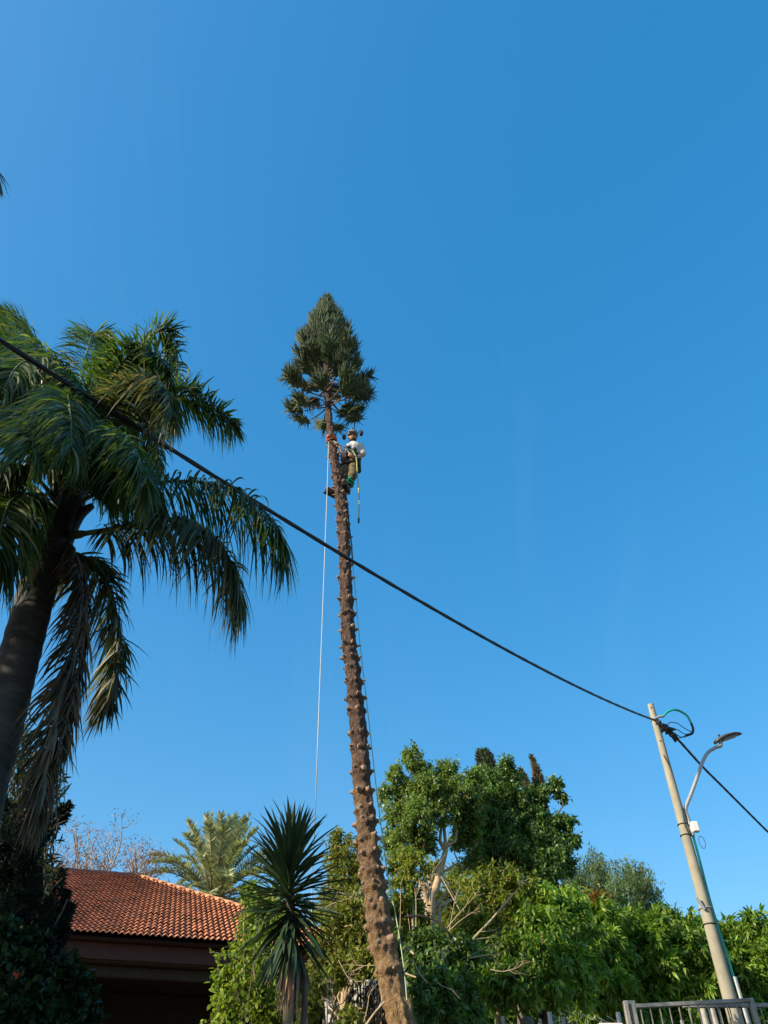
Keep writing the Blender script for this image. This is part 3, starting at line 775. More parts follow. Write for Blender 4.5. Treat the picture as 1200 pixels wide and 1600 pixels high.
# living crown: whorls of branches, each carrying cord-like needled branchlets
def halfwidth(py):
    return float(np.interp(py, [466, 480, 500, 515, 532, 567, 590, 610, 630, 645, 660], [1, 6, 15, 22, 32, 48, 60, 65, 60, 46, 30]))
rng_c = np.random.default_rng(21)
wpys = list(np.concatenate([np.linspace(474, 560, 13), np.linspace(566, 636, 10)]))
for wi, wpy in enumerate(wpys):
    zc = P(511, wpy, Y=AY)[2]
    c, r, k = trunk_at(zc)
    R = halfwidth(wpy) * mpp(c) * 1.0
    low = wpy > 590
    n_ = 5 if wpy < 490 else (7 if not low else 6)
    a0 = rng_c.random() * 6.28
    for s_ in range(n_):
        a = a0 + s_ * 2 * np.pi / n_ + rng_c.normal() * 0.14
        out = np.array([math.cos(a), math.sin(a), 0.0])
        Lb = R * (0.78 + 0.32 * rng_c.random())
        if wpy > 500 and rng_c.random() < 0.08: continue
        rise = 0.50 if wpy < 540 else (0.22 if wpy < 600 else 0.0)
        droop = -0.12 if low else 0.0
        mid = c + out * Lb * 0.5 + np.array([0, 0, Lb * (rise * 0.4 + droop)])
        tip = c + out * Lb + np.array([0, 0, Lb * (rise + 0.12 + droop * 0.6)])
        bp = spline([c, mid, tip], 9)
        rb = 0.010 + 0.010 * min(R, 1)
        br = MB().tube(bp, np.linspace(rb, 0.004, 9), 5).build('branch', M['arau_twig'], arau, smooth=True)
        fm = MB()
        nc = int(34 + 120 * Lb)
        t0 = 0.66 if wpy > 602 else (0.5 if wpy > 578 else 0.14)
        ts = t0 + (1.0 - t0) * rng_c.random(nc) ** 0.8
        side = np.array([-out[1], out[0], 0])
        for t in ts:
            pb = bp[min(int(t * 8), 7)] + (bp[min(int(t * 8) + 1, 8)] - bp[min(int(t * 8), 7)]) * (t * 8 % 1)
            sg = rng_c.normal() * 0.55
            d = unit(out * (0.35 + 0.25 * rng_c.random()) + side * sg + np.array([0, 0, 0.35 + 0.45 * rng_c.random()]))
            ln = (0.15 + 0.15 * rng_c.random()) * (0.75 if wpy < 500 else 1.0) * (1.15 if low else 1)
            e1 = pb + d * ln * 0.5; e2 = e1 + unit(d + np.array([0, 0, 0.75])) * ln * 0.6
            if low and rng_c.random() < 0.25:      # a few hanging cords
                e2 = e1 + unit(d + np.array([0, 0, -0.9])) * ln * 0.6
            w_ = 0.0095 + 0.005 * rng_c.random()
            fm.tube([pb, e1, e2], [w_ * 0.8, w_, w_ * 0.25], 4, caps=False)
        fm.build('foliage', M['arau_leaf'], br, kind='stuff', smooth=True)
# leader shoot with its small side cords
fm = MB()
for k_ in range(46):
    t = rng_c.random()
    c = P(510, 462 + t * 26, Y=AY)
    a = rng_c.random() * 6.28
    d = unit([math.cos(a) * 0.5, math.sin(a) * 0.5, 0.8])
    fm.tube([c, c + d * (0.05 + 0.08 * t), c + d * (0.06 + 0.10 * t) + np.array([0, 0, 0.05])], [0.011, 0.011, 0.003], 4, caps=False)
fm.build('leader_foliage', M['arau_leaf'], arau, kind='stuff', smooth=True)

# orange sling round the trunk
zc = P(517, 688, Y=AY)[2]; c, r, k = trunk_at(zc)
sl_root = empty('rope_sling', c, 'orange webbing sling tied round the trunk just under the crown', 'sling')
for dz in (-0.02, 0.03):
    aa = np.linspace(0, 2 * np.pi, 25)
    pts = np.array([c + TAN[k] * (dz + 0.03 * math.sin(t * 1 + 0.6)) + (r + 0.022) * (math.cos(t) * axX[k] + math.sin(t) * axY[k]) for t in aa])
    MB().tube(pts, 0.015, 6, caps=False).build('loop', M['orange'], sl_root, smooth=True)
MB().ball(c + np.array([-0.05, -(r + 0.03), 0.01]), (0.05, 0.035, 0.045)).build('knot', M['orange'], sl_root, smooth=True)


def rope(name, label, pxs, rad, mat, cat='rope'):
    pts = np.array([P(x, y, Y=Y) for x, y, Y in pxs])
    base = pts[-1]
    pts = spline(pts, 40)
    o = MB().tube(pts, rad, 6).build(name, mat, None, smooth=True, base=base)
    return tag(o, label, cat)


rope('hauling_rope', 'thin pale rope hanging straight down left of the stripped trunk', [(513, 690, 8.86), (513, 705, 8.84), (511, 770, 8.8), (505, 930, 8.8), (499, 1090, 8.8), (495, 1200, 8.9), (491.5, 1295, 9.6), (489, 1350, 10.9), (487, 1420, 11.2), (480, 1640, 11.2)], 0.006, M['rope'])
rope('climbing_rope', 'dark rope falling from the climber boots along the trunk', [(540, 772, 9.05), (543, 790, 9.06), (546, 825, 9.08), (549, 850, 9.06), (551, 880, 9.05)], 0.013, M['rope_dark'])
rope('lowering_rope', 'pale green rope running down close to the right side of the trunk', [(551, 880, 9.05), (556, 930, 9.05), (562, 1000, 9.05), (570, 1070, 9.05), (578, 1140, 9.05), (588, 1230, 9.02), (598, 1310, 9.0), (608, 1380, 8.98), (620, 1440, 8.95), (632, 1520, 8.9), (640, 1620, 8.9)], 0.0065, M['rope_pale'])

# ------------------------------------------------------------------ the climber
def vox(mb, name, mat, parent, vs=0.012, sm=4, base=None, label=None):
    """fuse overlapping closed shapes into one continuous skin"""
    o = mb.build(name, mat, parent, smooth=True, base=base, label=label)
    rm = o.modifiers.new('Remesh', 'REMESH'); rm.mode = 'VOXEL'; rm.voxel_size = vs; rm.use_smooth_shade = True
    s = o.modifiers.new('Smooth', 'SMOOTH'); s.factor = 0.5; s.iterations = sm
    return o


J = dict(head=P(551, 683, Y=9.12), neck=P(552, 693, Y=9.17), chest=P(553.5, 702, Y=9.22), waist=P(549, 714, Y=9.24), pelvis=P(547, 722, Y=9.25),
         shl=P(544.5, 699, Y=9.14), shr=P(563, 698, Y=9.28), ell=P(537, 714, Y=9.06), hal=P(530, 699, Y=8.98),
         elr=P(567, 711, Y=9.20), har=P(555.5, 715, Y=9.05),
         hil=P(543, 725, Y=9.22), hir=P(551, 725, Y=9.22), knr=P(550.5, 744, Y=9.06), anr=P(543, 761, Y=9.10),
         knl=P(537.5, 747, Y=9.18), anl=P(523.5, 768, Y=9.10))
face = unit(np.array([0.05, -0.86, -0.42])); hx = unit(np.cross(face, ez)) * -1; hx = unit(np.cross(ez, face)); hu = np.cross(face, hx) * 1
if hu[2] < 0: hu = -hu
body = MB()
hd = J['head']
HAx = np.array([hx, -face, hu])
body.ball(hd + hu * 0.02, (0.073, 0.090, 0.105), 16, 12, HAx)
body.ball(hd - hu * 0.055 + face * 0.022, (0.055, 0.062, 0.058), 12, 9, HAx)          # jaw
body.capsule(hd + face * 0.085 + hu * 0.02, hd + face * 0.107 - hu * 0.018, 0.011, 0.016)  # nose
body.capsule(hd + face * 0.078 + hu * 0.035 - hx * 0.04, hd + face * 0.078 + hu * 0.035 + hx * 0.04, 0.014, 0.014)  # brow
body.capsule(hd - hu * 0.05 - face * 0.01, J['neck'] - ez * 0.03, 0.052, 0.060)
for s_ in (-1, 1): body.ball(hd + hx * s_ * 0.076, (0.014, 0.026, 0.034), 8, 6, HAx)
body.capsule(J['neck'] - ez * 0.03, J['chest'], 0.07, 0.115)
body.capsule(J['shl'], J['shr'], 0.065, 0.065)
body.capsule(J['chest'], J['waist'], 0.12, 0.105); body.capsule(J['waist'], J['pelvis'], 0.105, 0.12); body.capsule(J['hil'], J['hir'], 0.085, 0.085)
for a, b, r0, r1 in (('shl', 'ell', .052, .042), ('ell', 'hal', .042, .028), ('shr', 'elr', .052, .042), ('elr', 'har', .042, .028), ('hir', 'knr', .085, .058), ('knr', 'anr', .056, .040), ('hil', 'knl', .085, .058), ('knl', 'anl', .056, .040)):
    body.capsule(J[a], J[b], r0, r1)


def hand(mb, w, d, n, curl=1.0):
    """palm and five bent fingers; d along the hand, n out of the back of the hand"""
    d = unit(d); n = unit(n - d * (n @ d)); s = np.cross(d, n)
    mb.ball(w + d * 0.05, (0.040, 0.052, 0.018), 10, 8, np.array([s, d, n]))
    for k, ln in enumerate((0.068, 0.078, 0.073, 0.058)):
        o = w + d * 0.088 + s * (k - 1.5) * 0.021
        p1 = o + unit(d - n * 0.35 * curl) * ln * 0.5; p2 = p1 + unit(d * 0.4 - n * curl) * ln * 0.38; p3 = p2 + unit(-d * 0.2 - n) * ln * 0.26
        mb.capsule(o - d * 0.02, p1, 0.0095, 0.009, 8); mb.capsule(p1, p2, 0.009, 0.008, 8); mb.capsule(p2, p3, 0.008, 0.007, 8)
    o = w + d * 0.03 - s * 0.036
    p1 = o + unit(d * 0.6 - s * 0.8 - n * 0.2) * 0.042; p2 = p1 + unit(d * 0.8 - n * 0.6) * 0.032
    mb.capsule(o, p1, 0.012, 0.010, 8); mb.capsule(p1, p2, 0.010, 0.008, 8)


hand(body, J['hal'], np.array([-0.55, -0.25, 0.65]), np.array([0.35, -0.8, 0.2]), 0.8)
hand(body, J['har'], np.array([-0.8, -0.45, 0.1]), np.array([0.0, -0.5, -0.6]), 1.2)
for a, k_ in (('anr', 0), ('anl', 1)):
    body.capsule(J[a], J[a] + np.array([0.0, -0.02, -0.08]), 0.04, 0.042)
bbase = np.array([*J['pelvis'][:2], J['anr'][2] - 0.12])
person = vox(body, 'person', M['skin'], None, 0.010, 3, base=bbase)
tag(person, 'climber in grey helmet, white shirt and khaki trousers strapped high on the trunk', 'person')
# shirt
sh = MB(); sh.capsule(J['neck'] - ez * 0.045, J['chest'], 0.085, 0.145); sh.capsule(J['shl'] * 0.9 + J['chest'] * 0.1, J['shr'] * 0.95 + J['chest'] * 0.05, 0.082, 0.086)
sh.capsule(J['chest'], J['waist'] + (J['chest'] - J['waist']) * 0.15, 0.15, 0.13)
sh.capsule(J['shl'], J['shl'] * 0.35 + J['ell'] * 0.65, 0.074, 0.066); sh.capsule(J['shr'], J['shr'] * 0.15 + J['elr'] * 0.85, 0.078, 0.074)
sh.ball((J['chest'] + J['shr']) / 2 + np.array([0.02, -0.03, -0.06]), (0.12, 0.10, 0.14))
vox(sh, 'shirt', M['shirt'], person, 0.012, 5)
# trousers
tr_ = MB(); tr_.capsule(J['waist'] - ez * 0.03, J['pelvis'], 0.125, 0.142); tr_.capsule(J['hil'], J['hir'], 0.105, 0.105)
tr_.capsule(J['hir'], J['knr'], 0.105, 0.085); tr_.capsule(J['knr'], J['knr'] * 0.72 + J['anr'] * 0.28, 0.083, 0.074)
tr_.capsule(J['hil'], J['knl'], 0.112, 0.085); tr_.capsule(J['knl'], J['knl'] * 0.35 + J['anl'] * 0.65, 0.08, 0.062)
tr_.ball((J['hir'] + J['knr']) / 2 + np.array([0.01, -0.02, 0]), (0.10, 0.10, 0.15))
vox(tr_, 'trousers', M['khaki'], person, 0.012, 5)
# lower leg gaiter of the near leg with green spur straps
gt = MB(); gt.capsule(J['knr'] * 0.7 + J['anr'] * 0.3, J['anr'] + ez * 0.02, 0.066, 0.058); vox(gt, 'gaiter', M['harness'], person, 0.01, 3)
kn, an = J['knr'], J['anr']; dl = unit(an - kn)
for t, r_, tl in ((0.50, 0.075, 0.25), (0.80, 0.078, -0.2)):
    c = kn + (an - kn) * t; u = unit(np.cross(dl, [0, 1, 0.2])); w_ = np.cross(dl, u)
    aa = np.linspace(0, 2 * np.pi, 21)
    MB().tube([c + r_ * (math.cos(t_) * u + math.sin(t_) * w_) + dl * tl * 0.06 * math.cos(t_) for t_ in aa], 0.017, 6, caps=False).build('spur_strap', M['green'], person, smooth=True)
sg = MB(); sg.capsule(kn + (an - kn) * 0.35 + np.array([0.015, -0.078, 0]), kn + (an - kn) * 0.82 + np.array([-0.03, -0.085, 0]), 0.020, 0.026); vox(sg, 'shin_pad', M['green'], person, 0.01, 2)
# boots
for a, toe in (('anr', np.array([-0.05, -0.235, -0.085])), ('anl', np.array([-0.13, -0.11, -0.05]))):
    bt = MB(); c = J[a]
    bt.capsule(c + ez * 0.07, c - ez * 0.06, 0.062, 0.055); bt.capsule(c - ez * 0.065, c + toe * 0.95, 0.055, 0.046); bt.capsule(c - ez * 0.06 - unit(toe) * 0.05, c - ez * 0.06, 0.05, 0.055)
    b_ = vox(bt, 'boot', M['boots'], person, 0.010, 2)
    so = MB(); d_ = unit(toe * np.array([1, 1, 0.3])); x_ = unit(np.cross(d_, ez)); z_ = np.cross(x_, d_)
    so.box(c + toe * 0.45 - z_ * 0.105, (0.046, 0.155, 0.014), np.array([x_, d_, z_]), 0.01); so.build('sole', M['harness'], b_)
# harness: belt, leg loops, saddle pads, gear
hb = MB()
def ring_(c, n, r0, r1, rad, name='harness'):
    n = unit(n); u = unit(np.cross(n, [0, 1, 0.1])); w_ = np.cross(n, u); aa = np.linspace(0, 2 * np.pi, 25)
    hb.tube([c + r0 * math.cos(t_) * u + r1 * math.sin(t_) * w_ for t_ in aa], rad, 7, caps=False)
axis = unit(J['chest'] - J['pelvis'])
for t in (0.16, 0.30, 0.44, 0.58, 0.70):
    ring_(J['pelvis'] + (J['waist'] - J['pelvis']) * t * 1.35, axis, 0.155, 0.150, 0.040)
ring_(J['hir'] * 0.72 + J['knr'] * 0.28, J['knr'] - J['hir'], 0.125, 0.125, 0.022)
ring_(J['hil'] * 0.72 + J['knl'] * 0.28, J['knl'] - J['hil'], 0.125, 0.125, 0.022)
hb.capsule(J['waist'] + np.array([-0.06, -0.14, 0.06]), J['pelvis'] + np.array([-0.05, -0.17, 0.02]), 0.05, 0.055)
hb.capsule(J['waist'] + np.array([0.06, -0.15, 0.04]), J['pelvis'] + np.array([0.04, -0.17, -0.02]), 0.045, 0.05)
hb.capsule(J['shl'] + np.array([0.0, -0.075, -0.10]), J['waist'] + np.array([-0.10, -0.10, 0.02]), 0.05, 0.06)
vox(hb, 'harness', M['harness'], person, 0.011, 2)
gb = MB(); g0 = P(559.5, 722, Y=9.2); gb.capsule(g0, g0 + np.array([0.02, 0, -0.24]), 0.052, 0.045); gb.capsule(g0 + np.array([-0.02, -0.03, -0.2]), g0 + np.array([-0.03, -0.03, -0.36]), 0.022, 0.018)
vox(gb, 'tool_pouch', M['harness'], person, 0.01, 2)
# dark long sleeve-guard on the near forearm, seen against the trunk
# helmet, ear muffs raised off the ears, chin strap, beard, eyes
hm = MB()
th = np.linspace(0, 0.56 * np.pi, 9); ph = np.linspace(0, 2 * np.pi, 20, endpoint=False)
hv = np.array([hd + hu * 0.045 + ((math.sin(t) * math.cos(p)) * hx * 0.102 + (math.sin(t) * math.sin(p)) * (-face) * 0.122 + math.cos(t) * hu * 0.112) for t in th for p in ph])
i = np.arange(8)[:, None]; j = np.arange(20)[None]
hm.add(hv, np.stack([i * 20 + j, (i + 1) * 20 + j, (i + 1) * 20 + (j + 1) % 20, i * 20 + (j + 1) % 20], -1).reshape(-1, 4))
hm.box(hd + hu * 0.055 + face * 0.125, (0.07, 0.03, 0.006), np.array([hx, face, hu]), 0.004)
hel = hm.build('helmet', M['helmet'], person, smooth=True)
so_ = hel.modifiers.new('Solid', 'SOLIDIFY'); so_.thickness = 0.006
MB().capsule(hd + hu * 0.155 - face * 0.06, hd + hu * 0.165 + face * 0.05, 0.014, 0.012).build('crest', M['harness'], hel, smooth=True)
for s_, dx, dz in ((-1, 0.165, -0.005), (1, 0.165, 0.085)):
    mu = MB(); c = hd + hx * s_ * dx + hu * dz
    mu.ball(c, (0.034, 0.048, 0.060), 12, 9, np.array([unit(hx * s_ * 0.95 + hu * 0.2), -face, hu])); mu.ball(c - hx * s_ * 0.022, (0.02, 0.042, 0.054), 12, 8, HAx)
    e_ = vox(mu, 'ear_muff', M['harness'], person, 0.008, 2)
    MB().tube([hd + hx * s_ * 0.098 + hu * 0.09, hd + hx * s_ * 0.14 + hu * (dz + 0.07), c + hx * s_ * 0.01], 0.008, 6).build('muff_arm', M['harness'], e_, smooth=True)
bd = MB(); bd.ball(hd - hu * 0.075 + face * 0.035, (0.058, 0.058, 0.050), 12, 8, HAx)
for s_ in (-1, 1): bd.capsule(hd - hu * 0.075 + face * 0.03 + hx * s_ * 0.045, hd + hu * 0.0 + hx * s_ * 0.070 + face * 0.01, 0.024, 0.014)
vox(bd, 'beard', M['hair'], person, 0.008, 2)
MB().capsule(hd - hu * 0.042 + face * 0.090 - hx * 0.02, hd - hu * 0.042 + face * 0.090 + hx * 0.02, 0.009, 0.009).build('mouth', M['skin'], person, smooth=True)
for s_ in (-1, 1): MB().ball(hd + face * 0.088 + hu * 0.012 + hx * s_ * 0.031, (0.014, 0.009, 0.008), 8, 6, HAx).build('eye', M['hair'], person, smooth=True)

ln_ = P(553, 711, Y=9.04)
rope('safety_lanyard', 'grey lanyard stretched from the trunk sling to the climber harness', [(521, 689, 8.93), (531, 695, 8.95), (540, 700, 9.0), (546, 708, 9.04)], 0.012, M['rope'])
rope('work_rope', 'yellow green rope looped at the harness and hanging free below the climber', [(541, 702, 9.0), (550, 704, 9.03), (555.5, 712, 9.03), (557.5, 722, 9.04), (558, 735, 9.05), (559.5, 755, 9.08), (561, 775, 9.1), (561, 795, 9.1), (560.5, 812, 9.1)], 0.0105, M['rope_green'])
e_ = P(561, 763, Y=9.09)
kn_ = MB().capsule(e_ + ez * 0.03, e_ - ez * 0.05, 0.020, 0.018).build('rope_knot', M['rope_green'], None, smooth=True, base=e_)
wr = bpy.data.objects['work_rope']
kn_.parent = wr; kn_.location = kn_.location - wr.location; kn_.name = 'knot'
e_ = P(560.5, 812, Y=9.1)
sp_ = MB().capsule(e_ + ez * 0.02, e_ - ez * 0.07, 0.018, 0.014).build('splice', M['cable'], None, smooth=True, base=e_)
sp_.parent = wr; sp_.location = sp_.location - wr.location


# ------------------------------------------------------------------ palms
def frond(root, ctrl, leafmat, rmat, seed, n=165, Lmax=0.62, W=0.030, droop=0.8, petiole=0.16, r0=0.022, fwd=0.55, plum=0.35, tipL=0.45, label=None, vup=0.0, dpow=1.7):
    rng = np.random.default_rng(seed)
    N = 46
    p = spline(ctrl, N)
    fr = MB().tube(p, np.linspace(r0, 0.005, N) * np.where(np.linspace(0, 1, N) < 0.08, 1.5, 1), 7).build('frond', rmat, root, smooth=True, label=label)
    T = unit(np.gradient(p, axis=0))
    t = np.repeat(petiole + (1 - petiole) * (np.linspace(0, 1, n) ** 0.95), 2)
    t = np.clip(t + rng.normal(size=len(t)) * 0.004, 0, 0.9999)
    sg = np.tile([1.0, -1.0], n)
    f = t * (N - 1); k = f.astype(int); fr_ = (f - k)[:, None]; k2 = np.minimum(k + 1, N - 1)
    b = p[k] * (1 - fr_) + p[k2] * fr_; tn = unit(T[k] * (1 - fr_) + T[k2] * fr_)
    up = np.array([0, 0, 1.0]) - tn * tn[:, 2:3]
    bad = np.linalg.norm(up, axis=1) < 0.25
    hor = unit(np.array([tn[:, 0].mean(), tn[:, 1].mean(), 0]) + 1e-6)
    up[bad] = up[bad] + hor * 0.6
    up = unit(up - tn * np.sum(up * tn, 1, keepdims=True))
    sd = np.cross(tn, up)
    u = (t - petiole) / (1 - petiole)
    L = Lmax * np.interp(u, [0, 0.1, 0.3, 0.6, 0.85, 1], [0.55, 0.8, 1, 0.95, 0.7, tipL]) * (0.85 + 0.3 * rng.random(len(t)))
    fw = fwd + 1.2 * np.clip(u - 0.8, 0, 1) * 4
    d0 = unit(sd * sg[:, None] + tn * fw[:, None] + up * (vup + rng.normal(size=len(t)) * plum)[:, None])
    s = np.linspace(0, 1, 6)
    dr = droop * (0.65 + 0.7 * rng.random(len(t)))
    pt = b[:, None] + d0[:, None] * (L[:, None] * (s - 0.25 * dr[:, None] * s ** 2))[..., None]
    pt[..., 2] -= L[:, None] * dr[:, None] * s ** dpow * 0.8
    pt += (rng.normal(size=(len(t), 1, 3)) * 0.05 * Lmax) * (s ** 2)[None, :, None]
    dd = unit(np.gradient(pt, axis=1))
    wv = np.cross(dd, up[:, None] + rng.normal(size=(len(t), 1, 3)) * 0.5); wv = unit(wv)
    wd = W * (0.8 + 0.4 * rng.random(len(t)))[:, None] * np.array([0.45, 0.9, 1.0, 0.85, 0.5, 0.04]) / 2
    A = pt - wv * wd[..., None]; B = pt + wv * wd[..., None]
    V = np.stack([A, B], 2).reshape(-1, 3)
    q0 = np.array([[2 * a, 2 * a + 1, 2 * a + 3, 2 * a + 2] for a in range(5)])
    F = (q0[None] + (np.arange(len(t)) * 12)[:, None, None]).reshape(-1, 4)
    MB().add(V, F).build('leaflets', leafmat, fr, kind='stuff')
    return fr


QS = 0.81                      # the palm stands at 0.81 of the first survey distance
QY = 5.2 * QS
ctr = P(98, 815, Y=QY)
qb = P(-96, 1560, Y=QY); qb[2] = gz(qb[0], QY) - 0.1
qpath = [qb] + [P(x, y, Y=QY) for x, y in ((-72, 1400), (-34, 1260), (0, 1140), (32, 1020), (66, 895), (84, 850))]
queen = empty('queen_palm', qb, 'big feathery palm at the left edge with grey leaning trunk and hanging fronds', 'palm')
NP_ = 160; pp = spline(qpath, NP_)
zr = np.linspace(0, 1, NP_)
rad = 0.165 * QS * (1 + 0.018 * np.sin(zr * 190)) * np.interp(zr, [0, 0.1, 0.75, 0.95, 1], [1.15, 0.98, 0.96, 0.98, 0.92])
tq_ = MB().tube(pp, rad, 24); tq_.build('trunk', M['palm_trunk'], queen, smooth=True)
# crownshaft of overlapping leaf sheaths
rng_p = np.random.default_rng(5)
top = pp[-1]
for k in range(14):
    a = k * 2.4; out = np.array([math.cos(a), math.sin(a), 0])
    z0 = -0.10 + 0.035 * k; o = top + ez * z0 + out * 0.07
    t1 = top + ez * (z0 + 0.36) + out * (0.10 - 0.004 * k); t2 = t1 + out * (0.06 + 0.03 * rng_p.random()) + ez * 0.14
    mbs = MB().tube(spline([o, t1, t2], 8), np.linspace(0.07, 0.025, 8) * (1 - 0.02 * k), 8)
    mbs.build('leaf_sheath', M['boot'], queen, smooth=True)
# old cut petiole and dry spathe under the crown
MB().tube([P(48, 905, Y=QY - 0.12), P(50, 885, Y=QY - 0.22), P(62, 868, Y=QY - 0.2)], [0.03, 0.05, 0.02], 8).build('dry_spathe', M['yucca_dead'], queen, smooth=True)
MB().tube([P(98, 890, Y=QY - 0.1), P(106, 872, Y=QY - 0.15), P(112, 858, Y=QY - 0.1)], [0.02, 0.045, 0.03], 8).build('cut_petiole', M['boot'], queen, smooth=True)
C0 = (96, 800, QY)
FR = [  # pixel survey of each rachis with its depth
    ([(104, 800, QY), (150, 772, 5.1), (215, 757, 5.05), (300, 752, 5.0), (370, 768, 4.95), (422, 808, 4.9), (447, 855, 4.9)], 'g', dict(Lmax=.60, droop=1.25, n=165, dpow=1.4)),
    ([(104, 838, QY), (160, 829, 5.0), (225, 818, 4.8), (290, 812, 4.7), (338, 842, 4.6), (364, 888, 4.6), (376, 930, 4.6)], 'h', dict(Lmax=.52, droop=1.25, n=170, r0=.028, dpow=1.4)),
    ([(100, 770, QY), (150, 690, 5.3), (195, 590, 5.5), (232, 528, 5.7), (262, 520, 5.8), (276, 560, 5.9), (276, 620, 5.9)], 'g', dict(Lmax=.55, droop=.75)),
    ([(104, 775, QY), (160, 700, 5.2), (230, 635, 5.3), (290, 618, 5.4), (335, 638, 5.4), (368, 662, 5.4)], 'g', dict(Lmax=.52, droop=.55)),
    ([(100, 770, QY), (140, 700, 4.9), (185, 630, 4.6), (225, 600, 4.4), (258, 610, 4.3), (268, 650, 4.25)], 'h', dict(Lmax=.50, droop=1.0)),
    ([(94, 770, QY), (85, 680, 5.4), (70, 580, 5.7), (40, 510, 5.9), (0, 485, 6.0)], 'g', dict(Lmax=.6, droop=.5)),
    ([(98, 770, QY), (110, 680, 5.5), (128, 590, 5.8), (140, 535, 6.1), (150, 520, 6.3), (172, 535, 6.4)], 'g', dict(Lmax=.55, droop=.6)),
    ([(98, 770, QY), (104, 690, 4.9), (104, 630, 4.5), (106, 620, 4.1), (110, 650, 3.8), (112, 700, 3.7)], 'g', dict(Lmax=.5, droop=1.2, n=180)),
    ([(90, 780, QY), (60, 700, 5.0), (25, 640, 4.8), (-20, 620, 4.6), (-60, 650, 4.5), (-85, 710, 4.5)], 'g', dict(Lmax=.6, droop=.9)),
    ([(90, 785, QY), (50, 740, 4.9), (5, 725, 4.6), (-40, 750, 4.4), (-70, 820, 4.3), (-80, 900, 4.3)], 'g', dict(Lmax=.6, droop=1.0)),
    ([(90, 800, QY), (55, 775, 4.8), (20, 780, 4.4), (0, 830, 4.2), (-5, 890, 4.2)], 'g', dict(Lmax=.55, droop=1.0)),
    ([(88, 800, QY), (50, 760, 5.5), (10, 745, 5.9), (-25, 770, 6.2), (-45, 840, 6.3), (-50, 920, 6.3)], 'g', dict(Lmax=.62, droop=1.0)),
    ([(92, 775, QY), (55, 660, 5.0), (20, 570, 4.9), (-30, 520, 4.8), (-80, 520, 4.7)], 'g', dict(Lmax=.62, droop=.7)),
    ([(92, 775, QY), (70, 650, 5.1), (45, 560, 5.0), (60, 545, 4.7), (95, 575, 4.4), (130, 620, 4.2)], 'g', dict(Lmax=.52, droop=.9)),
    ([(100, 770, QY), (130, 690, 5.5), (170, 640, 5.9), (210, 640, 6.2), (240, 680, 6.4), (250, 730, 6.5)], 'g', dict(Lmax=.6, droop=.9)),
    ([(98, 775, QY), (120, 720, 4.8), (155, 680, 4.4), (190, 680, 4.1), (215, 710, 4.0), (225, 750, 3.95)], 'g', dict(Lmax=.5, droop=1.1)),
    ([(106, 845, QY), (118, 868, 5.35), (150, 880, 5.6), (176, 930, 5.75), (184, 990, 5.8), (180, 1045, 5.8), (168, 1095, 5.8)], 'h', dict(Lmax=.50, droop=1.0, n=190, petiole=.08, dpow=1.3, fwd=.35)),
    ([(104, 850, QY), (122, 885, 5.1), (126, 940, 5.1), (112, 1030, 5.1), (92, 1110, 5.1), (72, 1200, 5.1), (60, 1270, 5.1)], 'd', dict(Lmax=.40, droop=1.0, n=200, petiole=.10, r0=.03)),
    ([(104, 850, QY), (128, 890, 5.2), (134, 950, 5.2), (124, 1040, 5.2), (104, 1120, 5.2), (88, 1190, 5.2)], 'd', dict(Lmax=.26, droop=.9, n=90, petiole=.10, r0=.02)),
    ([(102, 785, QY), (140, 735, 5.6), (180, 722, 6.0), (215, 745, 6.2), (228, 790, 6.2)], 'g', dict(Lmax=.55, droop=1.0)),
    ([(104, 790, QY), (145, 748, 4.95), (190, 728, 4.8), (232, 745, 4.7), (252, 785, 4.7)], 'g', dict(Lmax=.5, droop=1.1)),
    ([(98, 770, QY), (140, 665, 5.0), (182, 580, 4.9), (214, 548, 4.8), (248, 560, 4.7), (266, 590, 4.7)], 'g', dict(Lmax=.52, droop=.8)),
    ([(96, 770, QY), (66, 640, 5.5), (40, 560, 5.8), (14, 515, 6.0), (-30, 505, 6.1)], 'g', dict(Lmax=.6, droop=.4)),
    ([(98, 770, QY), (118, 680, 5.2), (140, 610, 5.3), (175, 575, 5.4), (215, 590, 5.4)], 'g', dict(Lmax=.55, droop=.7)),
    ([(98, 770, QY), (80, 690, 4.8), (62, 650, 4.3), (55, 660, 3.9), (50, 700, 3.6)], 'g', dict(Lmax=.5, droop=1.1)),
    ([(96, 770, QY), (95, 660, 5.0), (85, 590, 4.7), (70, 560, 4.4), (30, 570, 4.1), (5, 610, 4.0)], 'g', dict(Lmax=.5, droop=1.0)),
]
for k, (c, kind, kw) in enumerate(FR):
    ctrl = [P(x, y, Y=(Y if Y == QY else Y * QS)) for x, y, Y in c]
    kw = dict(kw); kw['Lmax'] *= QS; kw['r0'] = kw.get('r0', 0.022) * QS; kw['W'] = 0.0165; kw['n'] = int(kw.get('n', 165) * 1.6)
    mats = {'g': (M['palm_leaf'], M['rachis'], None), 'h': (M['palm_half'], M['rachis'], None), 'd': (M['palm_dry'], M['rachis_dry'], 'dead brown frond hanging down')}[kind]
    frond(queen, ctrl, mats[0], mats[1], 100 + k, label=mats[2], **kw)
# spear leaf
frond(queen, [top + ez * 0.25, top + ez * 0.7, top + ez * 1.2 + np.array([0.05, 0.1, 0]), top + ez * 1.5 + np.array([0.2, 0.3, 0])], M['palm_leaf'], M['rachis'], 99, Lmax=.28, droop=.3, n=70, W=.02)


def copy_tree(root, loc, rotz, label, group=None):
    """a thing with copies of its parts and sub-parts"""
    r = root.copy(); col.objects.link(r); r.location = loc; r.rotation_euler = (0, 0, rotz); r["label"] = label
    if group: r["group"] = group
    for ch in list(root.children):
        c = ch.copy(); col.objects.link(c); c.parent = r
        for g in list(ch.children):
            d = g.copy(); col.objects.link(d); d.parent = c
    return r


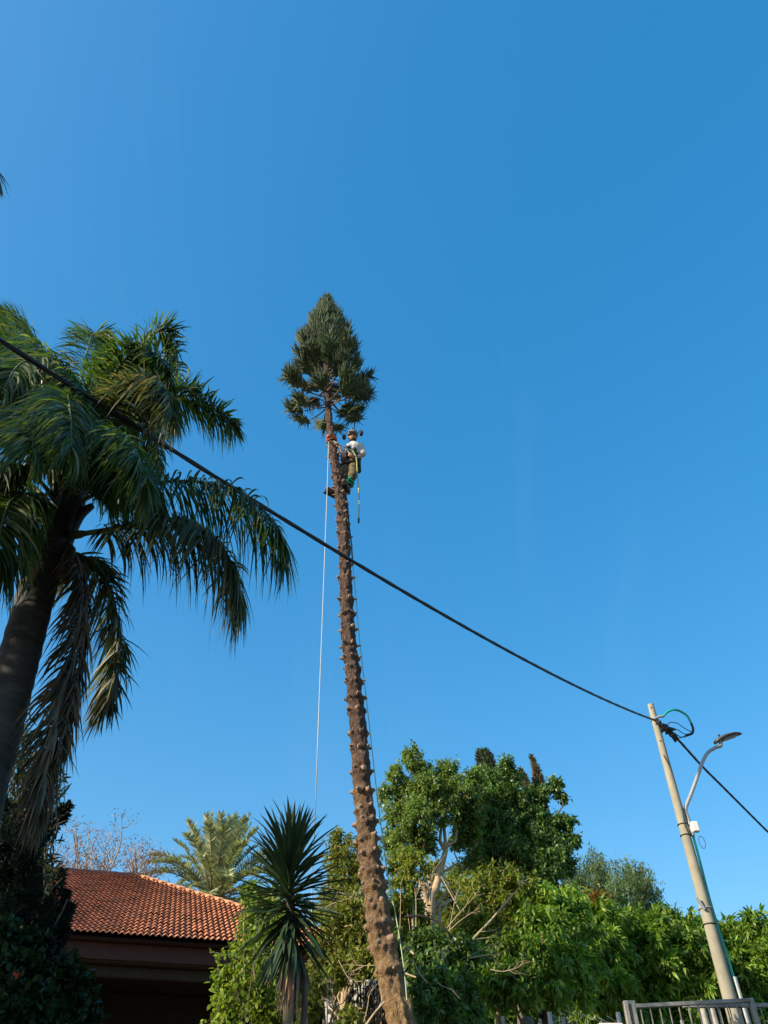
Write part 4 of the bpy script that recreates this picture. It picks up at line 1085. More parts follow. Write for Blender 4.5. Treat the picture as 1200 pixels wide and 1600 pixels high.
# a second palm of the same kind stands just left of the picture and shades this one
NB = (-5.5, 2.1)
nb = copy_tree(queen, Vector((NB[0], NB[1], gz(*NB) - 0.1)), math.radians(118), 'second palm left of the big palm, only a frond tip entering the picture')
nb.scale = (1.1, 1.1, 0.92)

# its one frond that reaches into the picture at the upper left
_nl = np.array(nb.location); _ns = np.array([1.1, 1.1, 0.92]); _ca, _sa = math.cos(-math.radians(118)), math.sin(-math.radians(118))
def nb_local(w):
    v = (np.asarray(w) - _nl); v = np.array([v[0] * _ca - v[1] * _sa, v[0] * _sa + v[1] * _ca, v[2]])
    return v / _ns
_cw = ctr - qb
base_of[nb] = np.zeros(3)
frond(nb, [_cw, nb_local(P(-260, 330, Y=2.1)), nb_local(P(-120, 235, Y=2.1)), nb_local(P(-40, 238, Y=2.1)), nb_local(P(-9, 262, Y=2.1)), nb_local(P(-4, 285, Y=2.1))], M['palm_half'], M['rachis'], 555, Lmax=.22, W=.014, n=120, droop=.9)

# ------------------------------------------------------------------ date palm beyond the roof
DY = 31.0
dc = P(333, 1400, Y=DY)
db = np.array([dc[0] + 0.1, DY, gz(dc[0], DY) - 0.1])
date = empty('date_palm', db, 'grey green date palm with stiff arching fronds rising behind the tiled roof', 'palm')
MB().tube(spline([db, (db + dc) / 2, dc], 24), 0.24 + 0.02 * np.sin(np.arange(24) * 2.2), 14).build('trunk', M['date_old'], date, smooth=True)
rng_d = np.random.default_rng(8)
for k in range(58):
    a = k * 2.39996; u = k / 57
    elv = math.radians(84 - 92 * u ** 1.1 + rng_d.normal() * 5)
    Lf = (3.1 + 0.5 * rng_d.random())
    out = np.array([math.cos(a), math.sin(a), 0])
    d = out * math.cos(elv) + ez * math.sin(elv)
    sag = Lf * 0.30 * math.cos(elv) + 0.1
    o = dc + out * 0.15 + ez * (0.1 - 0.25 * u)
    c = [o, o + d * Lf * 0.35 + ez * sag * 0.02, o + d * Lf * 0.7 - ez * sag * 0.35, o + d * Lf * 0.97 - ez * sag]
    frond(date, c, M['date_leaf'], M['date_old'], 300 + k, n=72, Lmax=0.46, W=0.045, droop=0.12, petiole=0.12, r0=0.03, fwd=0.8, plum=0.25, vup=0.45, tipL=0.5)
for k in range(40):
    a = k * 2.4; out = np.array([math.cos(a), math.sin(a), 0]); o = dc - ez * (0.5 - 0.012 * k)
    MB().tube([o + out * 0.18, o + out * 0.32 + ez * 0.25, o + out * 0.42 + ez * 0.5], [0.07, 0.055, 0.03], 5).build('cut_petiole', M['date_old'], date)

# ------------------------------------------------------------------ yucca
YY = 7.0
yt = P(452, 1345, Y=YY); yb = P(450, 1700, Y=YY); ybase = np.array([yb[0], YY, gz(yb[0], YY) - 0.05])
yuc = empty('yucca', ybase, 'dark spiky yucca in front of the tiled roof with a skirt of dead leaves', 'yucca')
stem = spline([ybase, P(451, 1560, Y=YY), P(455, 1470, Y=YY), yt], 26)
MB().tube(stem, np.concatenate([np.full(14, 0.038), np.linspace(0.036, 0.018, 12)]), 12).build('trunk', M['yucca_trunk'], yuc, smooth=True)
MB().tube(spline([P(455, 1466, Y=YY), P(454, 1420, Y=YY), yt], 12), np.linspace(0.058, 0.03, 12), 10).build('leaf_bases', M['dark_wood_and_shade'], yuc, smooth=True)
y2 = P(476, 1560, Y=YY + 0.1); MB().tube(spline([np.array([y2[0] + 0.02, YY + 0.1, gz(0, YY) - 0.05]), y2, P(468, 1490, Y=YY + 0.05)], 10), np.linspace(0.030, 0.022, 10), 10).build('trunk', M['bark'], yuc, smooth=True)


def yleaf(seed, bend, fold, w):
    r = np.random.default_rng(seed); v = []
    ss = np.linspace(0, 1, 8); wp = np.interp(ss, [0, .06, .25, .5, .8, 1], [.7, .55, .9, 1, .6, .02]) * w
    for s, ww in zip(ss, wp):
        z = -bend * s ** 2.2
        v += [(-ww, s, z + fold * ww), (0, s, z), (ww, s, z + fold * ww)]
    f = []
    for a in range(7):
        f += [[3 * a, 3 * a + 1, 3 * a + 4, 3 * a + 3], [3 * a + 1, 3 * a + 2, 3 * a + 5, 3 * a + 4]]
    me = fastmesh('leaf', v, np.array(f), True)
    return me
yl = [yleaf(1, .03, .5, .042), yleaf(2, .12, .5, .044), yleaf(3, .0, .6, .038), yleaf(4, .30, .4, .042)]
for m_ in yl: m_.materials.append(M['yucca'])
yd = [yleaf(5, .05, .8, .030), yleaf(6, -.04, .8, .026)]
for m_ in yd: m_.materials.append(M['yucca_dead'])
rng_y = np.random.default_rng(14)
yl_low = P(455, 1462, Y=YY)
NL = 290
for k in range(NL):
    u = k / (NL - 1)                                   # 0 top, 1 bottom
    a = k * 2.39996 + rng_y.normal() * 0.35
    elv = math.radians(np.interp(u, [0, .12, .35, .6, .8, 1], [86, 64, 34, 0, -34, -66]) + rng_y.normal() * 10)
    c = yt + (yl_low - yt) * (u ** 1.05)
    out = np.array([math.cos(a), math.sin(a), 0])
    d = out * math.cos(elv) + ez * math.sin(elv)
    L_ = np.interp(u, [0, .1, .4, .8, 1], [.48, .52, .50, .48, .46]) * (0.74 + 0.38 * rng_y.random())
    x = unit(np.cross(d, ez) + 1e-6); z = np.cross(x, d)
    tw = rng_y.normal() * 0.25
    x2 = x * math.cos(tw) + z * math.sin(tw); z2 = np.cross(x2, d)
    place(yl[rng_y.integers(4)], 'leaf', yuc, frame_matrix(x2 * L_, d * L_, z2 * L_, c + d * 0.04))
for k in range(34):
    a = k * 2.39996
    out = np.array([math.cos(a), math.sin(a), 0])
    c = P(456, 1478, Y=YY) + ez * rng_y.normal() * 0.05
    d = unit(out * (0.05 + 0.10 * rng_y.random()) - ez); L_ = 0.36 + 0.16 * rng_y.random()
    x = unit(np.cross(d, out)); z = np.cross(x, d)
    place(yd[k % 2], 'dead_leaf', yuc, frame_matrix(x * L_, d * L_, z * L_, c + out * 0.042))

# ------------------------------------------------------------------ trees and shrubs in the middle
tree('ficus_tree', 'small leaved green tree with pale bare trunk right of the stripped trunk', 'tree', P(664, 1600, Y=13.89), P(696, 1330, Y=13.89), 0.115,
     [blob(665, 1238, 13.64, 27), blob(697, 1215, 14.14, 24), blob(728, 1270, 14.14, 28), blob(718, 1318, 14.3, 15), blob(742, 1345, 14.4, 18), blob(644, 1186, 13.89, 17, ry=20), blob(662, 1205, 14.01, 14), blob(618, 1210, 13.89, 15), blob(602, 1240, 13.89, 12, ry=14), blob(630, 1240, 14.14, 24), blob(665, 1238, 13.64, 27), blob(697, 1215, 14.14, 24), blob(715, 1240, 13.89, 26),
      blob(622, 1275, 13.76, 24), blob(655, 1275, 13.39, 28), blob(690, 1268, 13.64, 28), blob(728, 1270, 14.14, 28), blob(635, 1308, 13.64, 26), blob(612, 1312, 14.01, 16), blob(662, 1318, 13.89, 24), blob(740, 1222, 14.38, 20), blob(730, 1300, 14.26, 22)],
     M['ficus'], M['pale_bark'], twigs=84, per=22, L=0.066, W=0.031, seed=31, droop=0.5, nlimb=9, trunk_ctrl=[P(671, 1440, Y=13.89), P(682, 1385, Y=13.89)])
tree('glossy_tree', 'darker dense broadleaf tree with spreading right side against the sky', 'tree', P(800, 1600, Y=15.37), P(800, 1330, Y=15.37), 0.14,
     [blob(765, 1225, 15.37, 26), blob(790, 1200, 15.37, 12, ry=20), blob(800, 1215, 15.49, 14), blob(760, 1260, 15.13, 34), blob(800, 1255, 15.37, 32), blob(835, 1250, 15.62, 18), blob(866, 1228, 15.37, 15, ry=10), blob(848, 1240, 15.37, 10, ry=8), blob(876, 1245, 15.37, 9, ry=8),
      blob(750, 1300, 15.13, 30), blob(785, 1300, 14.88, 34), blob(825, 1290, 15.37, 32), blob(862, 1292, 15.37, 22), blob(884, 1285, 15.37, 15, ry=10), blob(895, 1312, 15.37, 12, ry=10), blob(875, 1318, 15.37, 20), blob(845, 1330, 14.88, 34), blob(800, 1340, 14.64, 34), blob(765, 1345, 14.88, 28), blob(850, 1365, 14.64, 34), blob(880, 1350, 15.13, 18)],
     M['dark_tree'], M['bark'], twigs=88, per=22, L=0.084, W=0.031, seed=32, nlimb=12, droop=0.75, tmpl=T_LONG)
tree('yellow_green_shrub', 'yellow green leafy shrub with thin upright stems beside the pale trunk', 'shrub', P(640, 1620, Y=10.4), P(645, 1400, Y=10.4), 0.035,
     [blob(622, 1345, 10.5, 22), blob(648, 1350, 10.3, 23), blob(678, 1360, 15.2, 16), blob(630, 1385, 10.3, 24), blob(642, 1402, 10.5, 18), blob(622, 1425, 10.6, 20), blob(650, 1445, 10.6, 26), blob(695, 1410, 15.0, 24), blob(715, 1370, 15.0, 22), blob(695, 1455, 15.0, 24), blob(660, 1470, 10.8, 22)],
     M['shrub'], M['cut_wood'], twigs=70, per=14, L=0.065, W=0.027, seed=33, droop=0.4)
tree('leafy_shrub', 'yellowish leafy shrub behind the heap of cut branches', 'shrub', P(770, 1620, Y=11.0), P(770, 1420, Y=11.0), 0.04,
     [blob(740, 1385, 11.2, 26), blob(775, 1380, 11.2, 28), blob(810, 1385, 11.2, 24), blob(750, 1420, 11.1, 28), blob(785, 1425, 11.1, 28), blob(730, 1455, 11.2, 26), blob(765, 1465, 11.0, 28), blob(800, 1460, 11.0, 26), blob(825, 1420, 11.2, 24)],
     M['shrub'], M['cut_wood'], twigs=75, per=14, L=0.075, W=0.028, seed=34, droop=0.5)
tree('hanging_leaf_tree', 'dark green tree with long hanging leaves left of the hedge', 'tree', P(850, 1650, Y=11.4), P(850, 1440, Y=11.4), 0.09,
     [blob(850, 1410, 11.3, 34), blob(885, 1415, 11.5, 30), blob(830, 1445, 11.0, 34), blob(865, 1455, 11.0, 36), blob(905, 1450, 11.4, 32), blob(800, 1490, 10.8, 34), blob(840, 1495, 10.7, 36), blob(880, 1500, 10.8, 36), blob(760, 1510, 10.8, 30), blob(815, 1535, 10.5, 34), blob(860, 1540, 10.6, 34), blob(905, 1500, 11.2, 34), blob(770, 1545, 10.6, 28), blob(900, 1545, 11.0, 32)],
     M['mango'], M['bark'], twigs=85, per=14, L=0.095, W=0.029, tmpl=T_LONG, seed=35, droop=0.9)
tree('olive_green_shrub', 'loose olive green shrub between the yucca and the stripped trunk', 'shrub', P(545, 1650, Y=10.2), P(545, 1400, Y=10.2), 0.05,
     [blob(530, 1315, 10.4, 17, ry=20), blob(550, 1335, 10.3, 22), blob(525, 1350, 10.3, 20), blob(565, 1365, 10.3, 26), blob(535, 1385, 10.2, 26), blob(515, 1410, 10.3, 24), blob(555, 1415, 10.0, 28), blob(580, 1420, 10.3, 22), blob(530, 1445, 10.0, 28), blob(565, 1455, 10.0, 26), blob(510, 1470, 10.2, 24), blob(545, 1480, 10.0, 26), blob(580, 1480, 10.2, 20), blob(500, 1500, 10.2, 22)],
     M['olive'], M['cut_wood'], twigs=70, per=15, L=0.062, W=0.023, seed=36, droop=0.45)
tree('low_bush', 'dark bush growing at the foot of the stripped trunk on its right', 'bush', P(690, 1680, Y=9.8), P(690, 1540, Y=9.8), 0.04,
     [blob(660, 1480, 10.0, 24), blob(690, 1490, 10.0, 28), blob(725, 1495, 10.1, 28), blob(660, 1545, 9.4, 20), blob(690, 1540, 9.6, 24), blob(720, 1545, 9.8, 26), blob(665, 1580, 9.3, 20), blob(700, 1585, 9.6, 24), blob(740, 1590, 9.8, 22)],
     M['dark_tree'], M['bark'], twigs=60, per=13, L=0.085, W=0.034, tmpl=T_LONG, seed=37, droop=0.6)
tree('undergrowth_bush', 'shaded bush between the yucca stem and the white wall', 'bush', P(505, 1680, Y=9.0), P(505, 1560, Y=9.0), 0.03,
     [blob(500, 1540, 9.2, 18), blob(485, 1575, 9.0, 16), blob(545, 1598, 8.8, 18), blob(570, 1500, 9.6, 20), blob(530, 1515, 9.7, 20)],
     M['olive'], M['bark'], twigs=36, per=12, L=0.08, W=0.034, seed=38, droop=0.5)
# climber spilling over the corner of the roof: hanging leafy stems
rng_v = np.random.default_rng(41)
vb = P(420, 1700, Y=11.0); vbase = np.array([vb[0], 11.0, gz(0, 11) - 0.05])
vine = empty('flowering_climber', vbase, 'bright green climber with oval leaves hanging over the roof corner', 'climber')
vroot = spline([vbase, P(418, 1560, Y=11.0), P(408, 1470, Y=11.0), P(400, 1410, Y=11.0)], 20)
MB().tube(vroot, np.linspace(0.06, 0.02, 20), 8).build('trunk', M['bark'], vine, smooth=True)
lm = MB()
for k in range(54):
    u = rng_v.random()
    sx = 345 + 105 * rng_v.random(); yy0 = 1395 + (sx - 345) * -0.05 + 90 * rng_v.random() ** 1.2
    if sx < 378: yy0 += 90
    dy = 60 + 95 * rng_v.random()
    Y0 = 11.0 + rng_v.normal() * 0.3
    pts = [P(sx + (405 - sx) * 0.5, yy0 + 12, Y=Y0 + 0.15), P(sx, yy0, Y=Y0), P(sx - 8 + rng_v.normal() * 8, yy0 + dy * 0.5, Y=Y0 - 0.15), P(sx - 12 + rng_v.normal() * 10, min(yy0 + dy, 1640), Y=Y0 - 0.2)]
    st = spline(pts, 22)
    MB().tube(st, np.linspace(0.009, 0.003, 22), 4).build('stem', M['cut_wood'] if k % 3 == 0 else M['bark'], vine)
    n_ = 60
    t = rng_v.random(n_); pos = st[(t * 21).astype(int)] + rng_v.normal(size=(n_, 3)) * 0.05
    put_leaves(lm, pos, rng_v.normal(size=(n_, 3)) * 0.8 + np.array([0, -0.2, -0.5]), 0.075 * (0.7 + 0.6 * rng_v.random(n_)), 0.042, T_OVAL, rng_v)
crown_leaves(lm, None, [blob(392, 1398, 11.0, 17), blob(412, 1425, 11.0, 24), blob(420, 1455, 11.1, 26), blob(394, 1452, 11.1, 17), blob(372, 1484, 11.0, 12), blob(345, 1560, 10.9, 16), blob(345, 1530, 10.9, 12), blob(352, 1595, 10.9, 18), blob(415, 1570, 10.8, 24), blob(400, 1545, 10.9, 18), blob(430, 1590, 10.8, 20)], 26, 12, 0.075, 0.042, T_OVAL, rng_v, 0.5)
lm.build('leaves', M['hang'], vine, kind='stuff')

# ------------------------------------------------------------------ hedge of long-leaved trees on the right
hedge = [(935, 1440, 13.6, 'clipped long leaved hedge tree with reddish young shoots, leftmost in the hedge', 51),
         (1000, 1450, 14.2, 'clipped long leaved hedge tree left of the concrete pole', 52),
         (1065, 1452, 14.6, 'clipped long leaved hedge tree directly behind the concrete pole', 53),
         (1135, 1470, 15.4, 'clipped long leaved hedge tree right of the concrete pole', 54),
         (1200, 1465, 15.0, 'clipped long leaved hedge tree cut by the right picture edge', 55)]
for hx_, hy_, hY, lab, sd in hedge:
    cl = []
    r_ = np.random.default_rng(sd)
    for row, (dy, n_) in enumerate(((-5, 3), (25, 3), (60, 4), (95, 3), (130, 3))):
        for k in range(n_):
            ox = (k - (n_ - 1) / 2) * 27 + r_.normal() * 4
            cl.append(blob(hx_ + ox, hy_ + dy + r_.normal() * 4, hY - 0.55 + 0.2 * r_.normal() - (0.25 if row else -0.2), 21, dep=0.34))
    for k in range(5): cl.append(blob(hx_ + (k - 2) * 22, hy_ + 55 + r_.normal() * 26, hY + 0.5, 30, dep=0.4))
    t_ = tree('hedge_tree', lab, 'tree', P(hx_, 1700, Y=hY), P(hx_, hy_ + 30, Y=hY), 0.09, cl, M['mango'], M['bark'], twigs=42, per=16, L=0.155, W=0.037, tmpl=T_LONG, seed=sd, droop=0.75, rosette=True, group='hedge along the fence', nlimb=8)
    if sd == 51:
        ym = MB(); crown_leaves(ym, None, [blob(878, 1408, 13.0, 8), blob(938, 1408, 13.2, 9, ry=14), blob(947, 1430, 13.1, 7), blob(925, 1404, 13.2, 6), blob(848, 1400, 12.6, 5), blob(962, 1515, 12.8, 6), blob(935, 1512, 12.8, 4)], 9, 8, 0.11, 0.034, T_LONG, r_, 0.4)
        ym.build('young_shoots', M['young'], t_, kind='stuff')
# the far wood behind everything
rng_w = np.random.default_rng(61)
wm = MB()
wcl = []
for k in range(46):
    x = 430 + k * 18.5
    
    if 520 < x < 960: wcl.append(blob(x, 1445 + rng_w.normal() * 8, 19 + rng_w.random() * 2, 34, dep=0.8))
    wcl.append(blob(x, 1500 + rng_w.normal() * 8, 19 + rng_w.random() * 2, 34, dep=0.8)); wcl.append(blob(x, 1555 + rng_w.normal() * 8, 18.5 + rng_w.random() * 2, 36, dep=0.8)); wcl.append(blob(x, 1610, 18.5 + rng_w.random(), 36, dep=0.8))
crown_leaves(wm, None, wcl, 40, 12, 0.22, 0.10, T_DIAMOND, rng_w, 0.4, shell=0.2)
wo = wm.build('wood', M['dark_tree'], None, base=(0, 19, 1.5)); tag(wo, 'dark thicket filling the background behind the garden trees', 'thicket', kind='stuff')

# ------------------------------------------------------------------ conifers and feathery tree in the distance
def cypress(name, label, px, py_top, py_bot, wpx, Y, mat, seed, n=2600, blunt=0.5, lean=0.0, group=None):
    rng = np.random.default_rng(seed)
    top_ = P(px, py_top, Y=Y); s = mpp(top_); R = wpx * s / 2
    b = np.array([top_[0], Y, gz(top_[0], Y) - 0.05])
    root = empty(name, b, label, 'tree', group)
    MB().tube(spline([b, (b + top_) / 2, top_ - ez * 0.3], 8), np.linspace(0.12, 0.03, 8), 8).build('trunk', M['bark'], root, smooth=True)
    zb = P(px, py_bot, Y=Y)[2]; h = top_[2] - zb
    cm = MB()
    u = rng.random(n) ** 0.8                     # 0 top .. 1 bottom
    rr = R * np.minimum(1, (u / 0.35) ** blunt) * (0.75 + 0.3 * rng.random(n)) * (1 + 0.15 * np.sin(u * 23 + seed))
    a = rng.random(n) * 2 * np.pi
    pos = np.stack([top_[0] + 0.10 * np.sin(u * 9) * (u < 0.25) + lean * u + rr * np.cos(a), Y + rr * np.sin(a), top_[2] - u * h], -1)
    out = np.stack([np.cos(a), np.sin(a), np.full(n, 1.3)], -1) + rng.normal(size=(n, 3)) * 0.35
    put_leaves(cm, pos - unit(out) * 0.1, out, 0.17 * (0.6 + 0.7 * rng.random(n)), 0.05, T_LONG, rng)
    cm.build('crown', mat, root, kind='stuff')
    return root
cypress('cypress_tree', 'rounded dark conifer top peeping over the green trees', 753, 1172, 1400, 44, 19.5, M['cypress'], 71, n=12000, blunt=0.35)
cypress('cypress_tree', 'thin drying brown cypress spire, the taller one with a crooked tip', 829, 1180, 1400, 18, 17.5, M['cypress_dry'], 72, n=6000, blunt=0.8)
cypress('cypress_tree', 'thin drying brown cypress spire, the shorter one left of the crooked tip', 813, 1202, 1400, 19, 17.3, M['cypress_dry'], 73, n=6000, blunt=0.8)
rng_f = np.random.default_rng(81)
fb = P(950, 1650, Y=24); froot = empty('feathery_tree', np.array([fb[0], 24, gz(0, 24) - 0.05]), 'pale feathery tree with upright sprays beyond the hedge', 'tree')
ftop = P(945, 1420, Y=24); bs = base_of[froot]
MB().tube(spline([bs, (bs + ftop) / 2, ftop], 10), np.linspace(0.16, 0.08, 10), 8).build('trunk', M['bark'], froot, smooth=True)
fm = MB()
for k in range(46):
    x = 882 + 150 * (k + rng_f.random()) / 46
    topy = np.interp(x, [880, 905, 925, 950, 975, 1000, 1020, 1035], [1350, 1345, 1322, 1345, 1340, 1350, 1362, 1395]) + (0 if k % 3 == 0 else 12 + 26 * rng_f.random())
    Yk = 24 + rng_f.normal() * 0.8
    a = P(x + (945 - x) * 0.12, 1450, Y=Yk); b = P(x, topy, Y=Yk)
    st = spline([ftop + (a - ftop) * 0.6, a, (a + b) / 2 + rng_f.normal(size=3) * 0.08, b], 14)
    if k % 4 == 0: MB().tube(st, np.linspace(0.05, 0.01, 14), 5).build('branch', M['bark'], froot)
    n_ = 480; t = rng_f.random(n_) ** 0.8
    pos = st[3 + (t * 10).astype(int)] + rng_f.normal(size=(n_, 3)) * np.array([0.085, 0.11, 0.10])
    put_leaves(fm, pos, rng_f.normal(size=(n_, 3)) * 0.55 + np.array([0, 0, 0.6]), 0.13, 0.034, T_DIAMOND, rng_f)
fm.build('crown', M['far'], froot, kind='stuff')

# bare tree with dry seed clusters behind the roof
rng_b = np.random.default_rng(91)
bb = P(170, 1600, Y=29); broot = empty('bare_tree', np.array([bb[0], 29, gz(0, 29) - 0.05]), 'leafless pale tree with pinkish dry seed clusters above the roof ridge', 'tree')
bs = base_of[broot]; fork = P(165, 1430, Y=29)
MB().tube(spline([bs, (bs + fork) / 2 + np.array([0.1, 0, 0]), fork], 12), np.linspace(0.2, 0.12, 12), 10).build('trunk', M['bare_twig'], broot, smooth=True)
seeds = MB()
tips = [(100, 1345), (92, 1322), (118, 1285), (113, 1295), (140, 1294), (152, 1300), (165, 1305), (190, 1273), (183, 1312), (172, 1330), (160, 1350), (205, 1325), (212, 1315), (225, 1325), (235, 1335), (250, 1335), (243, 1345), (215, 1345), (195, 1335), (132, 1330), (108, 1330), (260, 1362), (82, 1340), (126, 1310), (200, 1350), (178, 1345)]
for k, (tx, ty) in enumerate(tips):
    e = P(tx, ty, Y=29 + rng_b.normal() * 0.7)
    bx_ = 110 if tx < 115 else (130 if tx < 145 else (158 if tx < 195 else 208))
    m1 = P(bx_ + rng_b.normal() * 3, 1392, Y=29)
    pts = spline([fork, m1, (m1 + e) / 2 + rng_b.normal(size=3) * 0.25, e], 14)
    br = MB(); br.tube(pts, np.linspace(0.055, 0.011, 14), 5)
    for q_ in range(5):
        a = pts[6 + q_ + (q_ > 2)]; b = a + unit(np.array([rng_b.normal(), rng_b.normal() * 0.6, 0.6 + 0.5 * rng_b.random()])) * (0.35 + 0.35 * rng_b.random())
        br.tube([a, (a + b) / 2 + rng_b.normal(size=3) * 0.04, b], [0.022, 0.016, 0.009], 4, caps=False)
        n_ = 16; put_leaves(seeds, b + rng_b.normal(size=(n_, 3)) * 0.13, rng_b.normal(size=(n_, 3)) + np.array([0, 0, -0.4]), 0.11, 0.030, T_DIAMOND, rng_b)
    n_ = 34; put_leaves(seeds, e + rng_b.normal(size=(n_, 3)) * np.array([0.22, 0.2, 0.12]), rng_b.normal(size=(n_, 3)) + np.array([0, 0, -0.5]), 0.13, 0.034, T_DIAMOND, rng_b)
    br.build('branch', M['bare_twig'], broot, smooth=True)
seeds.build('seed_clusters', M['seed'], broot, kind='stuff')

# ------------------------------------------------------------------ shaded plants at the lower left
def tongue(mb, a, b, r, n, rng, L=0.05, W=0.016):
    """a flame shaped juniper spray from a to b"""
    a = np.asarray(a); b = np.asarray(b); d = unit(b - a); x = unit(np.cross(d, [0.3, 1, 0.2])); y = np.cross(d, x)
    t = rng.random(n); rr = r * np.sqrt(rng.random(n)) * np.interp(t, [0, .3, .7, 1], [.7, 1, .7, .15]); th = rng.random(n) * 6.283
    pos = a + (b - a) * t[:, None] + (x * np.cos(th)[:, None] + y * np.sin(th)[:, None]) * rr[:, None]
    out = d * 1.0 + (x * np.cos(th)[:, None] + y * np.sin(th)[:, None]) * 0.9 + rng.normal(size=(n, 3)) * 0.4
    put_leaves(mb, pos, out, L * (0.7 + 0.6 * rng.random(n)), W, T_LONG, rng)


rng_j = np.random.default_rng(101)
JY = 6.6
jb = P(30, 1750, Y=JY); jun = empty('juniper', np.array([jb[0], JY, gz(0, JY) - 0.05]), 'dark shaded juniper with flame shaped tips overlapping the roof edge', 'shrub')
bs = base_of[jun]; jt = P(50, 1300, Y=JY)
MB().tube(spline([bs, (bs + jt) / 2, jt], 14), np.linspace(0.12, 0.04, 14), 8).build('trunk', M['bark'], jun, smooth=True)
jm = MB()
sprays = [(60, 1300, 108, 1258, 13), (50, 1310, 104, 1272, 13), (40, 1320, 78, 1242, 16), (45, 1300, 60, 1222, 15), (26, 1330, 76, 1300, 16), (20, 1360, 56, 1330, 20), (28, 1400, 54, 1365, 20), (32, 1430, 58, 1395, 20),
          (70, 1480, 98, 1362, 12), (78, 1480, 105, 1395, 12), (60, 1480, 78, 1405, 14), (85, 1470, 112, 1415, 10), (50, 1470, 85, 1440, 22), (40, 1500, 80, 1470, 24), (75, 1505, 102, 1450, 14)]
for k in range(34):
    x = -42 + 84 * rng_j.random(); y = 1270 + 310 * rng_j.random()
    sprays.append((x - 5, y + 40, x + 15 + rng_j.normal() * 8, y - 25, 24))
for x0, y0, x1, y1, rp in sprays:
    Yk = JY + rng_j.normal() * 0.22
    a = P(x0, y0, Y=Yk); b = P(x1, y1, Y=Yk); tongue(jm, a, b, rp * mpp(a) * 0.85, 620, rng_j)
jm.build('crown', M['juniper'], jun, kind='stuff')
for k in range(10):
    x0, y0, x1, y1, rp = sprays[k]
    m = MB(); limb(m, P(40, y0 + 30, Y=JY), P(x1, y1 + 10, Y=JY), 0.02, 0.006, rng_j); m.build('branch', M['bark'], jun)
# oleander behind, with one pink bloom
OY = 7.6
ob = P(15, 1700, Y=OY); ole = empty('oleander', np.array([ob[0], OY, gz(0, OY) - 0.05]), 'tall oleander with narrow leaves and a pink bloom behind the palm trunk', 'shrub')
bs = base_of[ole]; om = MB()
for k in range(60):
    x = 10 + 75 * rng_j.random(); y = np.interp(x, [0, 40, 60, 95], [1130, 1135, 1175, 1210]) + 190 * rng_j.random() ** 1.3
    if k < 6: x, y = [(95, 1205), (90, 1250), (55, 1150), (42, 1130), (98, 1212), (70, 1180)][k]
    e = P(x, y, Y=OY + rng_j.normal() * 0.2)
    st = spline([bs + np.array([rng_j.normal() * 0.15, rng_j.normal() * 0.15, 0]), (bs + e) / 2 + rng_j.normal(size=3) * 0.12, e], 16)
    MB().tube(st, np.linspace(0.014, 0.004, 16), 4).build('stem', M['bark'], ole)
    n_ = 34; t = rng_j.random(n_) ** 0.5
    put_leaves(om, st[10 + (t * 5.99).astype(int)] + rng_j.normal(size=(n_, 3)) * 0.025, rng_j.normal(size=(n_, 3)) * 0.7 + np.array([0, 0, 0.35]), 0.13 * (0.7 + 0.5 * rng_j.random(n_)), 0.022, T_LONG, rng_j)
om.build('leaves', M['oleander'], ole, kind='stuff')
pm = MB(); fc = P(41, 1276, Y=6.2)
put_leaves(pm, fc + rng_j.normal(size=(40, 3)) * np.array([0.03, 0.02, 0.012]), rng_j.normal(size=(40, 3)) + np.array([0, -0.4, 0.2]), 0.035, 0.028, T_OVAL, rng_j)
pm.build('bloom', M['pink'], ole)
MB().tube(spline([P(20, 1420, Y=6.9), P(34, 1340, Y=6.5), fc], 8), 0.006, 4).build('stem', M['bark'], ole)
# hibiscus low in the corner
hcl = [blob(20, 1520, 5.9, 26), blob(60, 1530, 6.0, 24), blob(100, 1525, 6.2, 24), blob(125, 1545, 6.3, 20), blob(15, 1565, 5.8, 28), blob(60, 1575, 5.9, 22), blob(105, 1580, 6.2, 26), blob(135, 1590, 6.3, 20), blob(20, 1605, 5.8, 28), blob(90, 1615, 6.0, 26), blob(40, 1480, 6.2, 22), blob(5, 1470, 6.0, 24)]
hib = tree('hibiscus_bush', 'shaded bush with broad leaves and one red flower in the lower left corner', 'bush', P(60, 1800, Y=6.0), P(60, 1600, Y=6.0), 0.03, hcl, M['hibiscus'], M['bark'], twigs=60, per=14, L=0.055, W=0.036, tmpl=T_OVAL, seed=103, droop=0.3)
rm_ = MB(); fc = P(26, 1526, Y=5.55)
put_leaves(rm_, fc + rng_j.normal(size=(10, 3)) * 0.008, rng_j.normal(size=(10, 3)) + np.array([0, -0.5, 0.3]), 0.025, 0.018, T_OVAL, rng_j); rm_.build('flower', M['red'], hib)
# an unseen dense tree, added outside the picture on the left to shade this corner
scl = []
for k in range(16):
    a = rng_j.random() * 6.28; r_ = 1.6 * math.sqrt(rng_j.random())
    scl.append((np.array([-7.6 + r_ * math.cos(a), 2.0 + r_ * math.sin(a), 2.6 + 4.0 * rng_j.random()]), (0.95, 0.95, 0.8)))
tree('shade_tree', 'broad unseen tree added outside the picture on the left to shade the corner', 'tree', (-7.6, 2.0, 0), (-7.6, 2.0, 4.6), 0.18, scl, M['dark_tree'], M['bark'], twigs=70, per=14, L=0.16, W=0.08, seed=104, nlimb=8)

